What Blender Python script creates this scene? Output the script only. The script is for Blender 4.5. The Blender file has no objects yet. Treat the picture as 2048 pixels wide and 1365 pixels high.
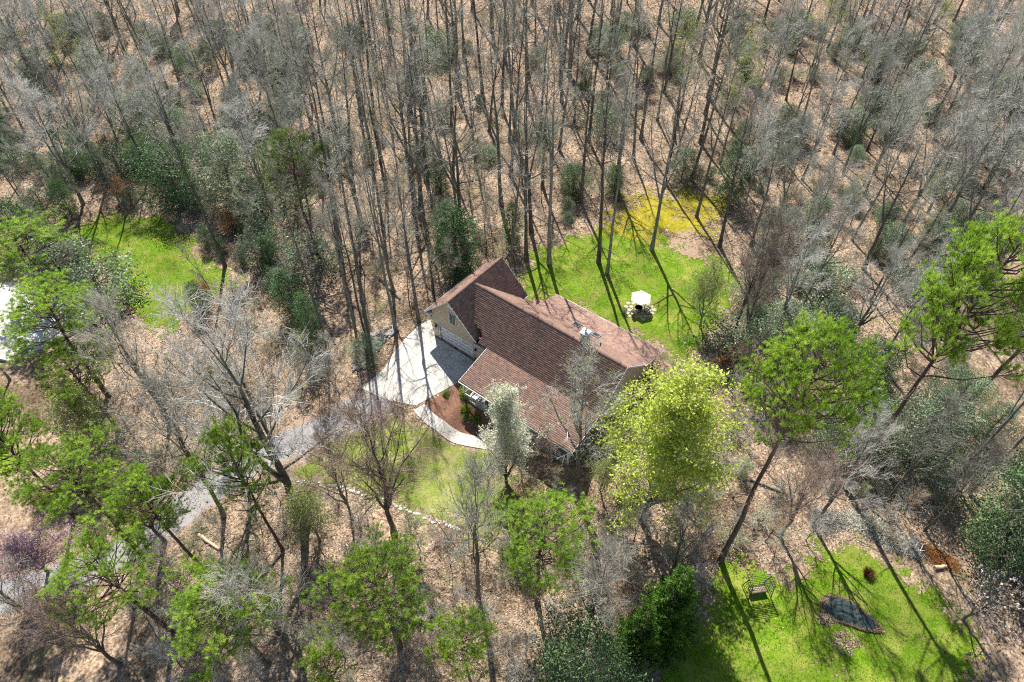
import bpy, math, random
import numpy as np
from mathutils import Vector

# ------------------------------------------------------------------ camera, sky, sun, exposure
scene = bpy.context.scene
R = math.radians
CAM_H, PITCH, FPX = 60.0, R(47.6), 1365.0
cam_data = bpy.data.cameras.new("camera")
cam = bpy.data.objects.new("camera", cam_data)
scene.collection.objects.link(cam)
cam.location = (0, 0, CAM_H)
cam.rotation_euler = (R(90) - PITCH, 0, 0)
cam_data.sensor_fit = 'HORIZONTAL'
cam_data.sensor_width = 36.0
cam_data.lens = 36.0 * FPX / 2048.0
cam_data.clip_start = 0.5
cam_data.clip_end = 3000
scene.camera = cam
SUN_EL, SUN_AZ = R(50), R(101)            # direction towards the sun (az counted from +X)
sv = Vector((math.cos(SUN_EL) * math.cos(SUN_AZ), math.cos(SUN_EL) * math.sin(SUN_AZ), math.sin(SUN_EL)))
world = bpy.data.worlds.new("World")
scene.world = world
world.use_nodes = True
wn = world.node_tree
sky = wn.nodes.new("ShaderNodeTexSky")
sky.sky_type = 'NISHITA'
sky.sun_disc = False
sky.sun_elevation = SUN_EL
sky.sun_rotation = math.atan2(sv.x, sv.y)
sky.altitude = 600
bg = wn.nodes["Background"]
bg.inputs["Strength"].default_value = 0.085
wn.links.new(sky.outputs[0], bg.inputs["Color"])
sun_data = bpy.data.lights.new("sun", 'SUN')
sun_data.energy = 5.0
sun_data.angle = R(0.53)
sun_data.color = (1.0, 0.955, 0.88)
sun = bpy.data.objects.new("sun", sun_data)
scene.collection.objects.link(sun)
sun.rotation_euler = sv.to_track_quat('Z', 'Y').to_euler()
sun.location = sv * 200
scene.view_settings.view_transform = 'Standard'
scene.view_settings.look = 'None'
scene.view_settings.exposure = 0.92
scene.view_settings.gamma = 1.0
scene.view_settings.use_curve_mapping = False
scene.render.engine = 'CYCLES'
scene.cycles.use_denoising = False
scene.cycles.use_adaptive_sampling = True
scene.cycles.adaptive_threshold = 0.02
scene.cycles.max_bounces = 3
scene.cycles.diffuse_bounces = 2
scene.cycles.filter_width = 1.15
scene.cycles.debug_use_spatial_splits = True
scene.cycles.transparent_max_bounces = 4

COL = scene.collection
rs = np.random.RandomState(7)
random.seed(7)

# ------------------------------------------------------------------ small geometry helpers
def smooth(a, b, x):
    t = np.clip((x - a) / (b - a), 0, 1)
    return t * t * (3 - 2 * t)

def gz(x, y):
    """ground height: level round the house and lawns, gently rolling in the woods"""
    x = np.asarray(x, float); y = np.asarray(y, float)
    d = np.hypot((x - 2) / 1.25, y - 48)
    m = smooth(24, 60, d)
    h = 0.55 * np.sin(x * 0.083 + 1.3) * np.cos(y * 0.071) + 0.35 * np.sin(x * 0.19 + y * 0.13) + 0.2 * np.sin(y * 0.31 - x * 0.23)
    du, dv = x + 9.2316, y - 55.6399                       # house directions: the ground falls away before the porch
    u = du * 0.7848 - dv * 0.6198; v = du * 0.6198 + dv * 0.7848
    dip = -1.15 * smooth(-4.4, -6.6, v) * (1 - smooth(-13, -24, v)) * smooth(8.9, 11.5, u) * (1 - smooth(26, 38, u))
    return m * h + smooth(90, 180, y) * 2.5 + dip

def at(px, py, z=None):
    """point of the ground (or of the level z) that the photograph shows at pixel px, py"""
    dx, dy = (px - 1024) / FPX, (682.5 - py) / FPX
    cy, sy = math.cos(PITCH), math.sin(PITCH)
    d = (dx, cy + dy * sy, -sy + dy * cy)
    zz = 0.0 if z is None else z
    for _ in range(6):
        t = (zz - CAM_H) / d[2]
        x, y = d[0] * t, d[1] * t
        if z is not None:
            break
        zz = float(gz(x, y))
    return Vector((x, y, zz))

def proj(P):
    cy, sy = math.cos(PITCH), math.sin(PITCH)
    x, y, z = P[0], P[1], P[2] - CAM_H
    k = y * cy - z * sy
    return 1024 + FPX * x / k, 682.5 - FPX * (y * sy + z * cy) / k

def height_to(base, top_py):
    lo, hi = 0.3, 50
    for _ in range(40):
        m = (lo + hi) / 2
        if proj((base.x, base.y, base.z + m))[1] > top_py: lo = m
        else: hi = m
    return lo

def inside(poly, x, y):
    x = np.asarray(x, float); y = np.asarray(y, float)
    c = np.zeros(x.shape, bool)
    n = len(poly)
    for i in range(n):
        x0, y0 = poly[i][0], poly[i][1]; x1, y1 = poly[(i + 1) % n][0], poly[(i + 1) % n][1]
        if y0 == y1: continue
        cond = ((y0 > y) != (y1 > y)) & (x < (x1 - x0) * (y - y0) / (y1 - y0) + x0)
        c ^= cond
    return c

def pxpoly(pts): return [(lambda v: (v.x, v.y))(at(a, b)) for a, b in pts]

class Geo:
    """collects triangles and quads (numpy) with a per-face value t and a material slot"""
    def __init__(s): s.v, s.q, s.tr, s.n = [], [], [], 0
    def quads(s, V, Q, t=0.5, m=0):
        V = np.asarray(V, float).reshape(-1, 3); Q = np.asarray(Q, int).reshape(-1, 4)
        s.v.append(V); s.q.append((Q + s.n, np.broadcast_to(np.asarray(t, float), (len(Q),)), m)); s.n += len(V)
    def tris(s, V, T, t=0.5, m=0):
        V = np.asarray(V, float).reshape(-1, 3); T = np.asarray(T, int).reshape(-1, 3)
        s.v.append(V); s.tr.append((T + s.n, np.broadcast_to(np.asarray(t, float), (len(T),)), m)); s.n += len(V)
    def tube(s, pts, rad, sides=6, t=0.5, m=0):
        P = np.asarray(pts, float); r = np.asarray(rad, float); n = len(P)
        d = np.gradient(P, axis=0); d /= np.linalg.norm(d, axis=1)[:, None] + 1e-9
        ref = np.array([0.31, 0.95, 0.05]) if abs(d[0, 2]) > 0.6 else np.array([0.05, 0.1, 0.99])
        a = np.cross(d, ref); a /= np.linalg.norm(a, axis=1)[:, None] + 1e-9
        b = np.cross(d, a)
        th = np.arange(sides) * 2 * np.pi / sides
        ring = a[:, None, :] * np.cos(th)[None, :, None] + b[:, None, :] * np.sin(th)[None, :, None]
        V = (P[:, None, :] + ring * r[:, None, None]).reshape(-1, 3)
        i = np.arange(n - 1)[:, None] * sides; j = np.arange(sides)[None, :]; k = (j + 1) % sides
        Q = np.stack([i + j, i + k, i + sides + k, i + sides + j], -1).reshape(-1, 4)
        s.quads(V, Q, t, m)
    def segs(s, P0, P1, r0, r1, t=0.5, m=0):
        P0 = np.asarray(P0, float).reshape(-1, 3); P1 = np.asarray(P1, float).reshape(-1, 3)
        if not len(P0): return
        n = len(P0); r0 = np.broadcast_to(r0, (n,)); r1 = np.broadcast_to(r1, (n,))
        d = P1 - P0; d = d / (np.linalg.norm(d, axis=1)[:, None] + 1e-9)
        ref = np.where((np.abs(d[:, 2]) > 0.7)[:, None], [[1., 0, 0]], [[0, 0, 1.]])
        a = np.cross(d, ref); a /= np.linalg.norm(a, axis=1)[:, None] + 1e-9
        b = np.cross(d, a)
        V = np.empty((n, 6, 3))
        for k in range(3):
            o = a * math.cos(k * 2.0944) + b * math.sin(k * 2.0944)
            V[:, k] = P0 + o * r0[:, None]; V[:, 3 + k] = P1 + o * r1[:, None]
        base = np.arange(n)[:, None] * 6
        Q = np.concatenate([base + np.array([[k, (k + 1) % 3, 3 + (k + 1) % 3, 3 + k]]) for k in range(3)])
        tt = np.tile(np.broadcast_to(np.asarray(t, float), (n,)), 3)
        s.quads(V.reshape(-1, 3), Q, tt, m)
    def leaves(s, C, size, rng, t=0.5, m=0, flat=0.0, aspect=0.55):
        C = np.asarray(C, float).reshape(-1, 3); n = len(C)
        if not n: return
        size = np.broadcast_to(size, (n,))
        a = rng.normal(size=(n, 3)); a[:, 2] *= (1 - flat); a /= np.linalg.norm(a, axis=1)[:, None]
        b = rng.normal(size=(n, 3)); b[:, 2] *= (1 - flat); b -= a * (a * b).sum(1)[:, None]; b /= np.linalg.norm(b, axis=1)[:, None] + 1e-9
        V = np.stack([C - a * size[:, None], C + b * (size * aspect)[:, None], C + a * size[:, None], C - b * (size * aspect)[:, None]], 1)
        s.quads(V.reshape(-1, 3), np.arange(n * 4).reshape(-1, 4), t, m)
    def tufts(s, C, axis, n, length, width, spread, rng, t, m=0):
        """needle tufts: n thin triangles fanned round an axis at each centre"""
        C = np.asarray(C, float).reshape(-1, 3); N = len(C)
        if not N: return
        axis = np.asarray(axis, float).reshape(-1, 3)
        D = axis[:, None, :] + rng.normal(size=(N, n, 3)) * spread
        D /= np.linalg.norm(D, axis=2)[..., None]
        L = length * rng.uniform(0.6, 1.15, (N, n, 1))
        S = np.cross(D, rng.normal(size=(N, n, 3))); S /= np.linalg.norm(S, axis=2)[..., None] + 1e-9
        B = C[:, None, :] + rng.normal(size=(N, n, 3)) * length * 0.13
        tip = B + D * L; mid = B + D * L * 0.35
        V = np.stack([B, mid + S * width, tip, mid - S * width], 2)
        tt = np.clip(np.repeat(np.broadcast_to(t, (N,)), n) + rng.normal(size=N * n) * 0.12, 0, 1)
        s.quads(V.reshape(-1, 3), np.arange(N * n * 4).reshape(-1, 4), tt, m)
    def box(s, x0, y0, z0, x1, y1, z1, t=0.5, m=0):
        V = [(x0, y0, z0), (x1, y0, z0), (x1, y1, z0), (x0, y1, z0), (x0, y0, z1), (x1, y0, z1), (x1, y1, z1), (x0, y1, z1)]
        s.quads(V, [(0, 3, 2, 1), (4, 5, 6, 7), (0, 1, 5, 4), (1, 2, 6, 5), (2, 3, 7, 6), (3, 0, 4, 7)], t, m)
    def mesh(s, name, mats, smooth_shade=False):
        me = bpy.data.meshes.new(name)
        V = np.concatenate(s.v) if s.v else np.zeros((0, 3))
        loops, tots, ts, ms = [], [], [], []
        for arr, k in ((s.q, 4), (s.tr, 3)):
            for f, t, m in arr:
                loops.append(f.ravel()); tots.append(np.full(len(f), k)); ts.append(t); ms.append(np.full(len(f), m))
        L = np.concatenate(loops).astype(np.int32); tot = np.concatenate(tots).astype(np.int32)
        me.vertices.add(len(V)); me.vertices.foreach_set("co", V.astype(np.float32).ravel())
        me.loops.add(len(L)); me.loops.foreach_set("vertex_index", L)
        me.polygons.add(len(tot))
        me.polygons.foreach_set("loop_start", np.concatenate([[0], np.cumsum(tot)[:-1]]).astype(np.int32))
        me.polygons.foreach_set("loop_total", tot)
        me.polygons.foreach_set("material_index", np.concatenate(ms).astype(np.int32))
        if smooth_shade: me.polygons.foreach_set("use_smooth", np.ones(len(tot), bool))
        at_ = me.attributes.new("t", 'FLOAT', 'FACE')
        at_.data.foreach_set("value", np.concatenate(ts).astype(np.float32))
        for mt in (mats if isinstance(mats, (list, tuple)) else [mats]): me.materials.append(mt)
        me.update(calc_edges=True)
        return me

def link(name, mesh, parent=None, loc=None, rz=0.0):
    o = bpy.data.objects.new(name, mesh)
    COL.objects.link(o)
    if parent is not None: o.parent = parent
    if loc is not None: o.location = loc
    if rz: o.rotation_euler = (0, 0, rz)
    return o

def tag(o, label=None, cat=None, group=None, kind=None):
    if label: o["label"] = label
    if cat: o["category"] = cat
    if group: o["group"] = group
    if kind: o["kind"] = kind
    return o

def empty(name, loc, rz=0.0, scale=1.0):
    o = bpy.data.objects.new(name, None)
    COL.objects.link(o)
    o.location = loc; o.rotation_euler = (0, 0, rz)
    o.scale = (scale, scale, scale) if not isinstance(scale, tuple) else scale
    o.empty_display_size = 0.3
    return o

def pyd(name, verts, faces, mat, parent=None, loc=None, rz=0.0):
    me = bpy.data.meshes.new(name)
    me.from_pydata([tuple(v) for v in verts], [], faces)
    me.materials.append(mat); me.update()
    return link(name, me, parent, loc, rz)

def prism(name, poly, axis, a0, a1, mat, parent=None):
    """polygon extruded along an axis: 'x','y' or 'z'; poly holds the other two coordinates in order"""
    def mk(p, a): return {'x': (a, p[0], p[1]), 'y': (p[0], a, p[1]), 'z': (p[0], p[1], a)}[axis]
    n = len(poly)
    V = [mk(p, a0) for p in poly] + [mk(p, a1) for p in poly]
    Fc = [tuple(range(n))[::-1], tuple(range(n, 2 * n))] + [(i, (i + 1) % n, n + (i + 1) % n, n + i) for i in range(n)]
    o = pyd(name, V, Fc, mat, parent)
    import bmesh
    bm = bmesh.new(); bm.from_mesh(o.data); bmesh.ops.recalc_face_normals(bm, faces=bm.faces); bm.to_mesh(o.data); bm.free()
    return o

def boxo(name, b, mat, parent=None, t=0.5):
    g = Geo(); g.box(*b, t=t)
    return link(name, g.mesh(name, mat), parent)

# ------------------------------------------------------------------ materials
def new_mat(name):
    m = bpy.data.materials.new(name); m.use_nodes = True
    nt = m.node_tree
    return m, nt, nt.nodes["Principled BSDF"]

def ramp(nt, cols, fac=None):
    r = nt.nodes.new("ShaderNodeValToRGB")
    e = r.color_ramp.elements
    while len(e) < len(cols): e.new(0.5)
    for i, c in enumerate(cols):
        e[i].position = i / max(1, len(cols) - 1); e[i].color = (*c, 1)
    if fac is not None: nt.links.new(fac, r.inputs[0])
    return r

def noise(nt, scale, detail=4, rough=0.6, coord='Object'):
    tc = nt.nodes.new("ShaderNodeTexCoord")
    n = nt.nodes.new("ShaderNodeTexNoise")
    n.inputs["Scale"].default_value = scale; n.inputs["Detail"].default_value = detail; n.inputs["Roughness"].default_value = rough
    nt.links.new(tc.outputs[coord], n.inputs["Vector"])
    return n

def mixc(nt, a, b, fac, mode='MIX'):
    m = nt.nodes.new("ShaderNodeMix"); m.data_type = 'RGBA'; m.blend_type = mode
    for s, v in ((m.inputs[6], a), (m.inputs[7], b)):
        if isinstance(v, tuple): s.default_value = (*v, 1)
        else: nt.links.new(v, s)
    if isinstance(fac, float): m.inputs[0].default_value = fac
    else: nt.links.new(fac, m.inputs[0])
    return m.outputs[2]

def bump(nt, bsdf, h, dist=0.02, strength=0.6):
    b = nt.nodes.new("ShaderNodeBump"); b.inputs["Strength"].default_value = strength; b.inputs["Distance"].default_value = dist
    nt.links.new(h, b.inputs["Height"]); nt.links.new(b.outputs[0], bsdf.inputs["Normal"])

def leaf_mat(name, cols, transl=0.35, rough=0.55, spec=0.3, tree_var=0.25):
    """foliage: colour picked by the face value t, a little different on every plant, light passing through"""
    m, nt, b = new_mat(name)
    a = nt.nodes.new("ShaderNodeAttribute"); a.attribute_name = "t"
    r = ramp(nt, cols, a.outputs["Fac"])
    oi = nt.nodes.new("ShaderNodeObjectInfo")
    mr = nt.nodes.new("ShaderNodeMapRange"); mr.inputs[3].default_value = 1 - tree_var; mr.inputs[4].default_value = 1 + tree_var
    nt.links.new(oi.outputs["Random"], mr.inputs[0])
    hs = nt.nodes.new("ShaderNodeHueSaturation")
    nt.links.new(mr.outputs[0], hs.inputs["Value"]); nt.links.new(r.outputs[0], hs.inputs["Color"])
    nt.links.new(hs.outputs[0], b.inputs["Base Color"])
    b.inputs["Roughness"].default_value = rough; b.inputs["Specular IOR Level"].default_value = spec
    if transl > 0:
        tr = nt.nodes.new("ShaderNodeBsdfTranslucent"); nt.links.new(hs.outputs[0], tr.inputs[0])
        mx = nt.nodes.new("ShaderNodeMixShader"); mx.inputs[0].default_value = transl
        nt.links.new(b.outputs[0], mx.inputs[1]); nt.links.new(tr.outputs[0], mx.inputs[2])
        nt.links.new(mx.outputs[0], nt.nodes["Material Output"].inputs[0])
    return m

def bark_mat(name, c0, c1, c2, scale=3.0):
    m, nt, b = new_mat(name)
    n = noise(nt, scale, 5, 0.65)
    mp = nt.nodes.new("ShaderNodeMapping"); mp.inputs["Scale"].default_value = (1, 1, 0.28)
    tc = nt.nodes.new("ShaderNodeTexCoord"); nt.links.new(tc.outputs["Object"], mp.inputs[0]); nt.links.new(mp.outputs[0], n.inputs["Vector"])
    r = ramp(nt, [c0, c1, c2], n.outputs["Fac"])
    r.color_ramp.elements[0].position = 0.3; r.color_ramp.elements[2].position = 0.72
    oi = nt.nodes.new("ShaderNodeObjectInfo")
    mr = nt.nodes.new("ShaderNodeMapRange"); mr.inputs[3].default_value = 0.75; mr.inputs[4].default_value = 1.25
    nt.links.new(oi.outputs["Random"], mr.inputs[0])
    hs = nt.nodes.new("ShaderNodeHueSaturation"); nt.links.new(mr.outputs[0], hs.inputs["Value"]); nt.links.new(r.outputs[0], hs.inputs["Color"])
    nt.links.new(hs.outputs[0], b.inputs["Base Color"]); b.inputs["Roughness"].default_value = 0.9; b.inputs["Specular IOR Level"].default_value = 0.15
    bump(nt, b, n.outputs["Fac"], 0.04, 0.8)
    return m

def plain(name, col, rough=0.6, var=0.12, scale=6.0, metal=0.0, bmp=0.0):
    m, nt, b = new_mat(name)
    n = noise(nt, scale, 5, 0.65)
    r = ramp(nt, [tuple(max(0, c * (1 - var * 2)) for c in col), tuple(c * (1 + var) for c in col)], n.outputs["Fac"])
    r.color_ramp.elements[0].position = 0.25; r.color_ramp.elements[1].position = 0.75
    nt.links.new(r.outputs[0], b.inputs["Base Color"])
    b.inputs["Roughness"].default_value = rough; b.inputs["Metallic"].default_value = metal
    if bmp: bump(nt, b, n.outputs["Fac"], bmp, 0.5)
    return m

M = {}
# forest floor: fallen leaves, bare earth, moss in patches
m, nt, b = new_mat("leaf_litter")
n1 = noise(nt, 0.12, 5, 0.6); n2 = noise(nt, 1.1, 6, 0.7); n3 = noise(nt, 9.0, 3, 0.7)
tc = nt.nodes.new("ShaderNodeTexCoord"); vo = nt.nodes.new("ShaderNodeTexVoronoi"); vo.inputs["Scale"].default_value = 6.0
nt.links.new(tc.outputs["Object"], vo.inputs["Vector"])
leafc = ramp(nt, [(0.155, 0.107, 0.072), (0.32, 0.235, 0.168), (0.455, 0.355, 0.27), (0.61, 0.505, 0.41)], vo.outputs["Color"])
patch = ramp(nt, [(0.34, 0.31, 0.27), (0.80, 0.755, 0.69), (1.06, 0.98, 0.89)], n1.outputs["Fac"])
patch.color_ramp.elements[0].position = 0.36; patch.color_ramp.elements[2].position = 0.64
c = mixc(nt, leafc.outputs[0], patch.outputs[0], 1.0, 'MULTIPLY')
dark = ramp(nt, [(0.30, 0.28, 0.26), (1, 1, 1)], n2.outputs["Fac"]); dark.color_ramp.elements[0].position = 0.32; dark.color_ramp.elements[1].position = 0.5
c = mixc(nt, c, dark.outputs[0], 1.0, 'MULTIPLY')
mossf = ramp(nt, [(0, 0, 0), (1, 1, 1)], noise(nt, 0.22, 5, 0.7).outputs["Fac"]); mossf.color_ramp.elements[0].position = 0.56; mossf.color_ramp.elements[1].position = 0.76
c = mixc(nt, c, (0.17, 0.17, 0.06), mossf.outputs[0])
nt.links.new(c, b.inputs["Base Color"]); b.inputs["Roughness"].default_value = 0.95; b.inputs["Specular IOR Level"].default_value = 0.1
bump(nt, b, n3.outputs["Fac"], 0.08, 0.8)
M["litter"] = m
M["leaf_bits"] = leaf_mat("fallen_leaves", [(0.165, 0.105, 0.07), (0.345, 0.245, 0.17), (0.48, 0.375, 0.285), (0.66, 0.565, 0.46)], 0.15, tree_var=0.0)

def lawn_mat(name, lo, mid, hi, straw):
    m, nt, b = new_mat(name)
    n1 = noise(nt, 0.45, 6, 0.7); n2 = noise(nt, 5.0, 5, 0.75); n3 = noise(nt, 0.16, 4, 0.6)
    r = ramp(nt, [lo, mid, hi], n2.outputs["Fac"]); r.color_ramp.elements[0].position = 0.3; r.color_ramp.elements[2].position = 0.7
    f = ramp(nt, [(0, 0, 0), (1, 1, 1)], n1.outputs["Fac"]); f.color_ramp.elements[0].position = 0.44; f.color_ramp.elements[1].position = 0.72
    c = mixc(nt, r.outputs[0], straw, f.outputs[0])
    f2 = ramp(nt, [(0.7, 0.7, 0.7), (1.15, 1.15, 1.0)], n3.outputs["Fac"]); f2.color_ramp.elements[0].position = 0.35; f2.color_ramp.elements[1].position = 0.65
    c = mixc(nt, c, f2.outputs[0], 1.0, 'MULTIPLY')
    nt.links.new(c, b.inputs["Base Color"]); b.inputs["Roughness"].default_value = 0.9; b.inputs["Specular IOR Level"].default_value = 0.1
    bump(nt, b, n2.outputs["Fac"], 0.06, 0.8)
    return m
M["lawn"] = lawn_mat("lawn_turf", (0.045, 0.09, 0.005), (0.115, 0.21, 0.010), (0.20, 0.32, 0.025), (0.29, 0.28, 0.07))
M["lawn_dry"] = lawn_mat("lawn_turf_thin", (0.09, 0.12, 0.02), (0.16, 0.22, 0.03), (0.25, 0.28, 0.07), (0.36, 0.31, 0.16))
M["moss"] = lawn_mat("yellow_moss", (0.13, 0.12, 0.012), (0.30, 0.26, 0.018), (0.50, 0.41, 0.02), (0.27, 0.21, 0.07))
M["blade"] = leaf_mat("grass_blades", [(0.04, 0.09, 0.004), (0.11, 0.21, 0.009), (0.20, 0.33, 0.025), (0.36, 0.38, 0.10)], 0.4, tree_var=0.0)
M["blade_moss"] = leaf_mat("moss_tips", [(0.15, 0.14, 0.01), (0.34, 0.30, 0.01), (0.52, 0.44, 0.02)], 0.3, tree_var=0.0)

def concrete(name, base, stain, crack=0.12):
    m, nt, b = new_mat(name)
    n1 = noise(nt, 0.5, 6, 0.7); n2 = noise(nt, 14, 4, 0.7)
    r = ramp(nt, [stain, base, tuple(min(1, x * 1.1) for x in base)], n1.outputs["Fac"])
    r.color_ramp.elements[0].position = 0.25; r.color_ramp.elements[1].position = 0.5; r.color_ramp.elements[2].position = 0.75
    r2 = ramp(nt, [(0.82,) * 3, (1.08,) * 3], n2.outputs["Fac"])
    oi = nt.nodes.new("ShaderNodeObjectInfo")
    r3 = ramp(nt, [(0.9, 0.9, 0.9), (1.04, 1.03, 1.0)], oi.outputs["Random"])
    c = mixc(nt, r.outputs[0], r2.outputs[0], 1.0, 'MULTIPLY'); c = mixc(nt, c, r3.outputs[0], 1.0, 'MULTIPLY')
    nt.links.new(c, b.inputs["Base Color"]); b.inputs["Roughness"].default_value = 0.85
    bump(nt, b, n2.outputs["Fac"], 0.004, 0.5)
    return m
M["concrete"] = concrete("concrete", (0.56, 0.535, 0.485), (0.36, 0.335, 0.29))
M["asphalt"] = concrete("weathered_asphalt", (0.30, 0.285, 0.28), (0.20, 0.185, 0.175))
M["joint"] = plain("joint_dirt", (0.10, 0.085, 0.07), 0.95)
M["mulch"] = plain("bark_mulch", (0.24, 0.12, 0.075), 0.95, 0.45, 7.0, bmp=0.06)
M["gravel"] = plain("sandy_gravel", (0.36, 0.245, 0.17), 0.95, 0.25, 9.0, bmp=0.03)
M["stone"] = plain("field_stone", (0.42, 0.42, 0.39), 0.9, 0.35, 3.0, bmp=0.04)
M["stone_white"] = plain("pale_edging_stone", (0.60, 0.58, 0.53), 0.9, 0.2, 3.0, bmp=0.03)
M["flag"] = plain("flagstone", (0.46, 0.39, 0.31), 0.9, 0.2, 5.0, bmp=0.02)

# house
m, nt, b = new_mat("lap_siding")
tc = nt.nodes.new("ShaderNodeTexCoord"); w = nt.nodes.new("ShaderNodeTexWave"); w.bands_direction = 'Z'; w.wave_profile = 'SAW'
w.inputs["Scale"].default_value = 1.05; w.inputs["Distortion"].default_value = 0
nt.links.new(tc.outputs["Object"], w.inputs["Vector"])
nn = noise(nt, 2.0, 4)
r = ramp(nt, [(0.50, 0.41, 0.29), (0.60, 0.50, 0.37)], nn.outputs["Fac"])
nt.links.new(r.outputs[0], b.inputs["Base Color"]); b.inputs["Roughness"].default_value = 0.6
bump(nt, b, w.outputs["Fac"], 0.02, 1.0)
M["siding"] = m
M["white"] = plain("white_paint", (0.80, 0.80, 0.78), 0.45, 0.04)
M["door_white"] = plain("garage_door_paint", (0.86, 0.86, 0.86), 0.4, 0.03)
M["roof_base"] = plain("roof_underlay", (0.10, 0.055, 0.04), 0.95)
M["shingle"] = leaf_mat("asphalt_shingle", [(0.19, 0.135, 0.12), (0.26, 0.16, 0.13), (0.29, 0.175, 0.135), (0.32, 0.19, 0.145), (0.39, 0.235, 0.165), (0.225, 0.16, 0.145)], 0.0, 0.85, 0.35, 0.0)
M["ridge"] = plain("ridge_shingle", (0.21, 0.125, 0.10), 0.9, 0.25, 8.0)
M["glass"] = plain("window_glass", (0.05, 0.07, 0.09), 0.08, 0.3, 1.5)
M["metal"] = plain("galvanised_metal", (0.62, 0.66, 0.70), 0.28, 0.08, 3.0, metal=0.85)
M["black"] = plain("black_metal", (0.02, 0.02, 0.022), 0.5)
M["deck"] = plain("porch_boards", (0.30, 0.29, 0.27), 0.8, 0.2)
M["sky_frame"] = plain("skylight_frame", (0.27, 0.25, 0.20), 0.5)
M["canvas"] = plain("cream_canvas", (0.80, 0.73, 0.66), 0.85, 0.03)
M["wood_pale"] = plain("weathered_wood", (0.50, 0.41, 0.31), 0.85, 0.2)
M["tarp"] = plain("dark_green_liner", (0.010, 0.030, 0.030), 0.7, 0.5, 2.2)
M["cut_wood"] = plain("bare_wood", (0.62, 0.43, 0.29), 0.9, 0.15)
M["cushion"] = plain("tan_cushion", (0.42, 0.31, 0.22), 0.9)
M["iron"] = plain("dark_green_iron", (0.035, 0.05, 0.05), 0.5)
M["plastic_white"] = plain("white_plastic", (0.75, 0.76, 0.76), 0.4, 0.05)
M["roof_white"] = plain("pale_coated_roof", (0.66, 0.67, 0.68), 0.6, 0.08, 1.0)

# plants
M["bark"] = bark_mat("grey_bark", (0.065, 0.058, 0.046), (0.145, 0.132, 0.108), (0.26, 0.24, 0.20))
M["bark_pale"] = bark_mat("pale_grey_bark", (0.10, 0.095, 0.08), (0.20, 0.195, 0.165), (0.34, 0.335, 0.29))
M["bark_pine"] = bark_mat("pine_bark", (0.055, 0.038, 0.03), (0.125, 0.085, 0.068), (0.21, 0.15, 0.125))
M["twig"] = leaf_mat("grey_twigs", [(0.18, 0.165, 0.13), (0.36, 0.34, 0.28), (0.56, 0.535, 0.46)], 0.0, 0.7, 0.3, 0.3)
M["twig_pale"] = leaf_mat("silvery_twigs", [(0.25, 0.235, 0.20), (0.47, 0.455, 0.40), (0.68, 0.665, 0.61)], 0.0, 0.65, 0.4, 0.2)
M["twig_red"] = leaf_mat("reddish_twigs", [(0.18, 0.12, 0.09), (0.32, 0.23, 0.18), (0.44, 0.34, 0.28)], 0.0, 0.7, 0.3, 0.2)
M["pine_twig"] = leaf_mat("pine_twigs", [(0.06, 0.045, 0.03), (0.11, 0.085, 0.06), (0.17, 0.14, 0.10)], 0.0, 0.8, 0.2, 0.2)
M["needle_dull"] = leaf_mat("dull_needles", [(0.06, 0.10, 0.025), (0.12, 0.18, 0.045), (0.20, 0.27, 0.08), (0.29, 0.36, 0.13)], 0.4, 0.6, 0.3, 0.1)
M["needle"] = leaf_mat("pine_needles", [(0.085, 0.17, 0.016), (0.21, 0.36, 0.032), (0.35, 0.53, 0.055), (0.52, 0.67, 0.11)], 0.48, 0.5, 0.4, 0.18)
M["needle_dark"] = leaf_mat("cedar_sprays", [(0.025, 0.07, 0.012), (0.075, 0.17, 0.022), (0.17, 0.32, 0.045)], 0.3, 0.55, 0.3, 0.2)
M["holly"] = leaf_mat("evergreen_leaves", [(0.03, 0.07, 0.022), (0.075, 0.15, 0.05), (0.15, 0.26, 0.095), (0.30, 0.42, 0.20)], 0.25, 0.6, 0.3, 0.3)
M["laurel"] = leaf_mat("silvery_laurel_leaves", [(0.07, 0.11, 0.055), (0.17, 0.24, 0.125), (0.30, 0.39, 0.23), (0.48, 0.57, 0.38)], 0.25, 0.5, 0.4, 0.25)
M["yellow"] = leaf_mat("yellow_green_flowers", [(0.33, 0.43, 0.05), (0.54, 0.63, 0.09), (0.76, 0.81, 0.22)], 0.5, 0.7, 0.2, 0.1)
M["lime"] = leaf_mat("young_lime_leaves", [(0.20, 0.27, 0.05), (0.34, 0.42, 0.09), (0.46, 0.52, 0.15)], 0.5, 0.7, 0.2, 0.2)
M["blossom"] = leaf_mat("cream_blossom", [(0.50, 0.55, 0.28), (0.82, 0.83, 0.64), (0.92, 0.91, 0.82)], 0.45, 0.7, 0.2, 0.1)
M["magnolia"] = leaf_mat("white_blossom", [(0.5, 0.47, 0.45), (0.75, 0.72, 0.70), (0.85, 0.83, 0.82)], 0.4, 0.7, 0.2, 0.1)
M["redbud"] = leaf_mat("purple_blossom", [(0.26, 0.14, 0.20), (0.42, 0.25, 0.36), (0.56, 0.38, 0.50)], 0.35, 0.7, 0.2, 0.1)
M["rust"] = leaf_mat("dry_rust_leaves", [(0.20, 0.085, 0.03), (0.36, 0.17, 0.065), (0.50, 0.29, 0.12)], 0.35, 0.8, 0.1, 0.25)
M["boxwood"] = leaf_mat("boxwood_leaves", [(0.09, 0.15, 0.01), (0.20, 0.30, 0.02), (0.34, 0.44, 0.05)], 0.35, 0.6, 0.3, 0.15)

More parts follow.
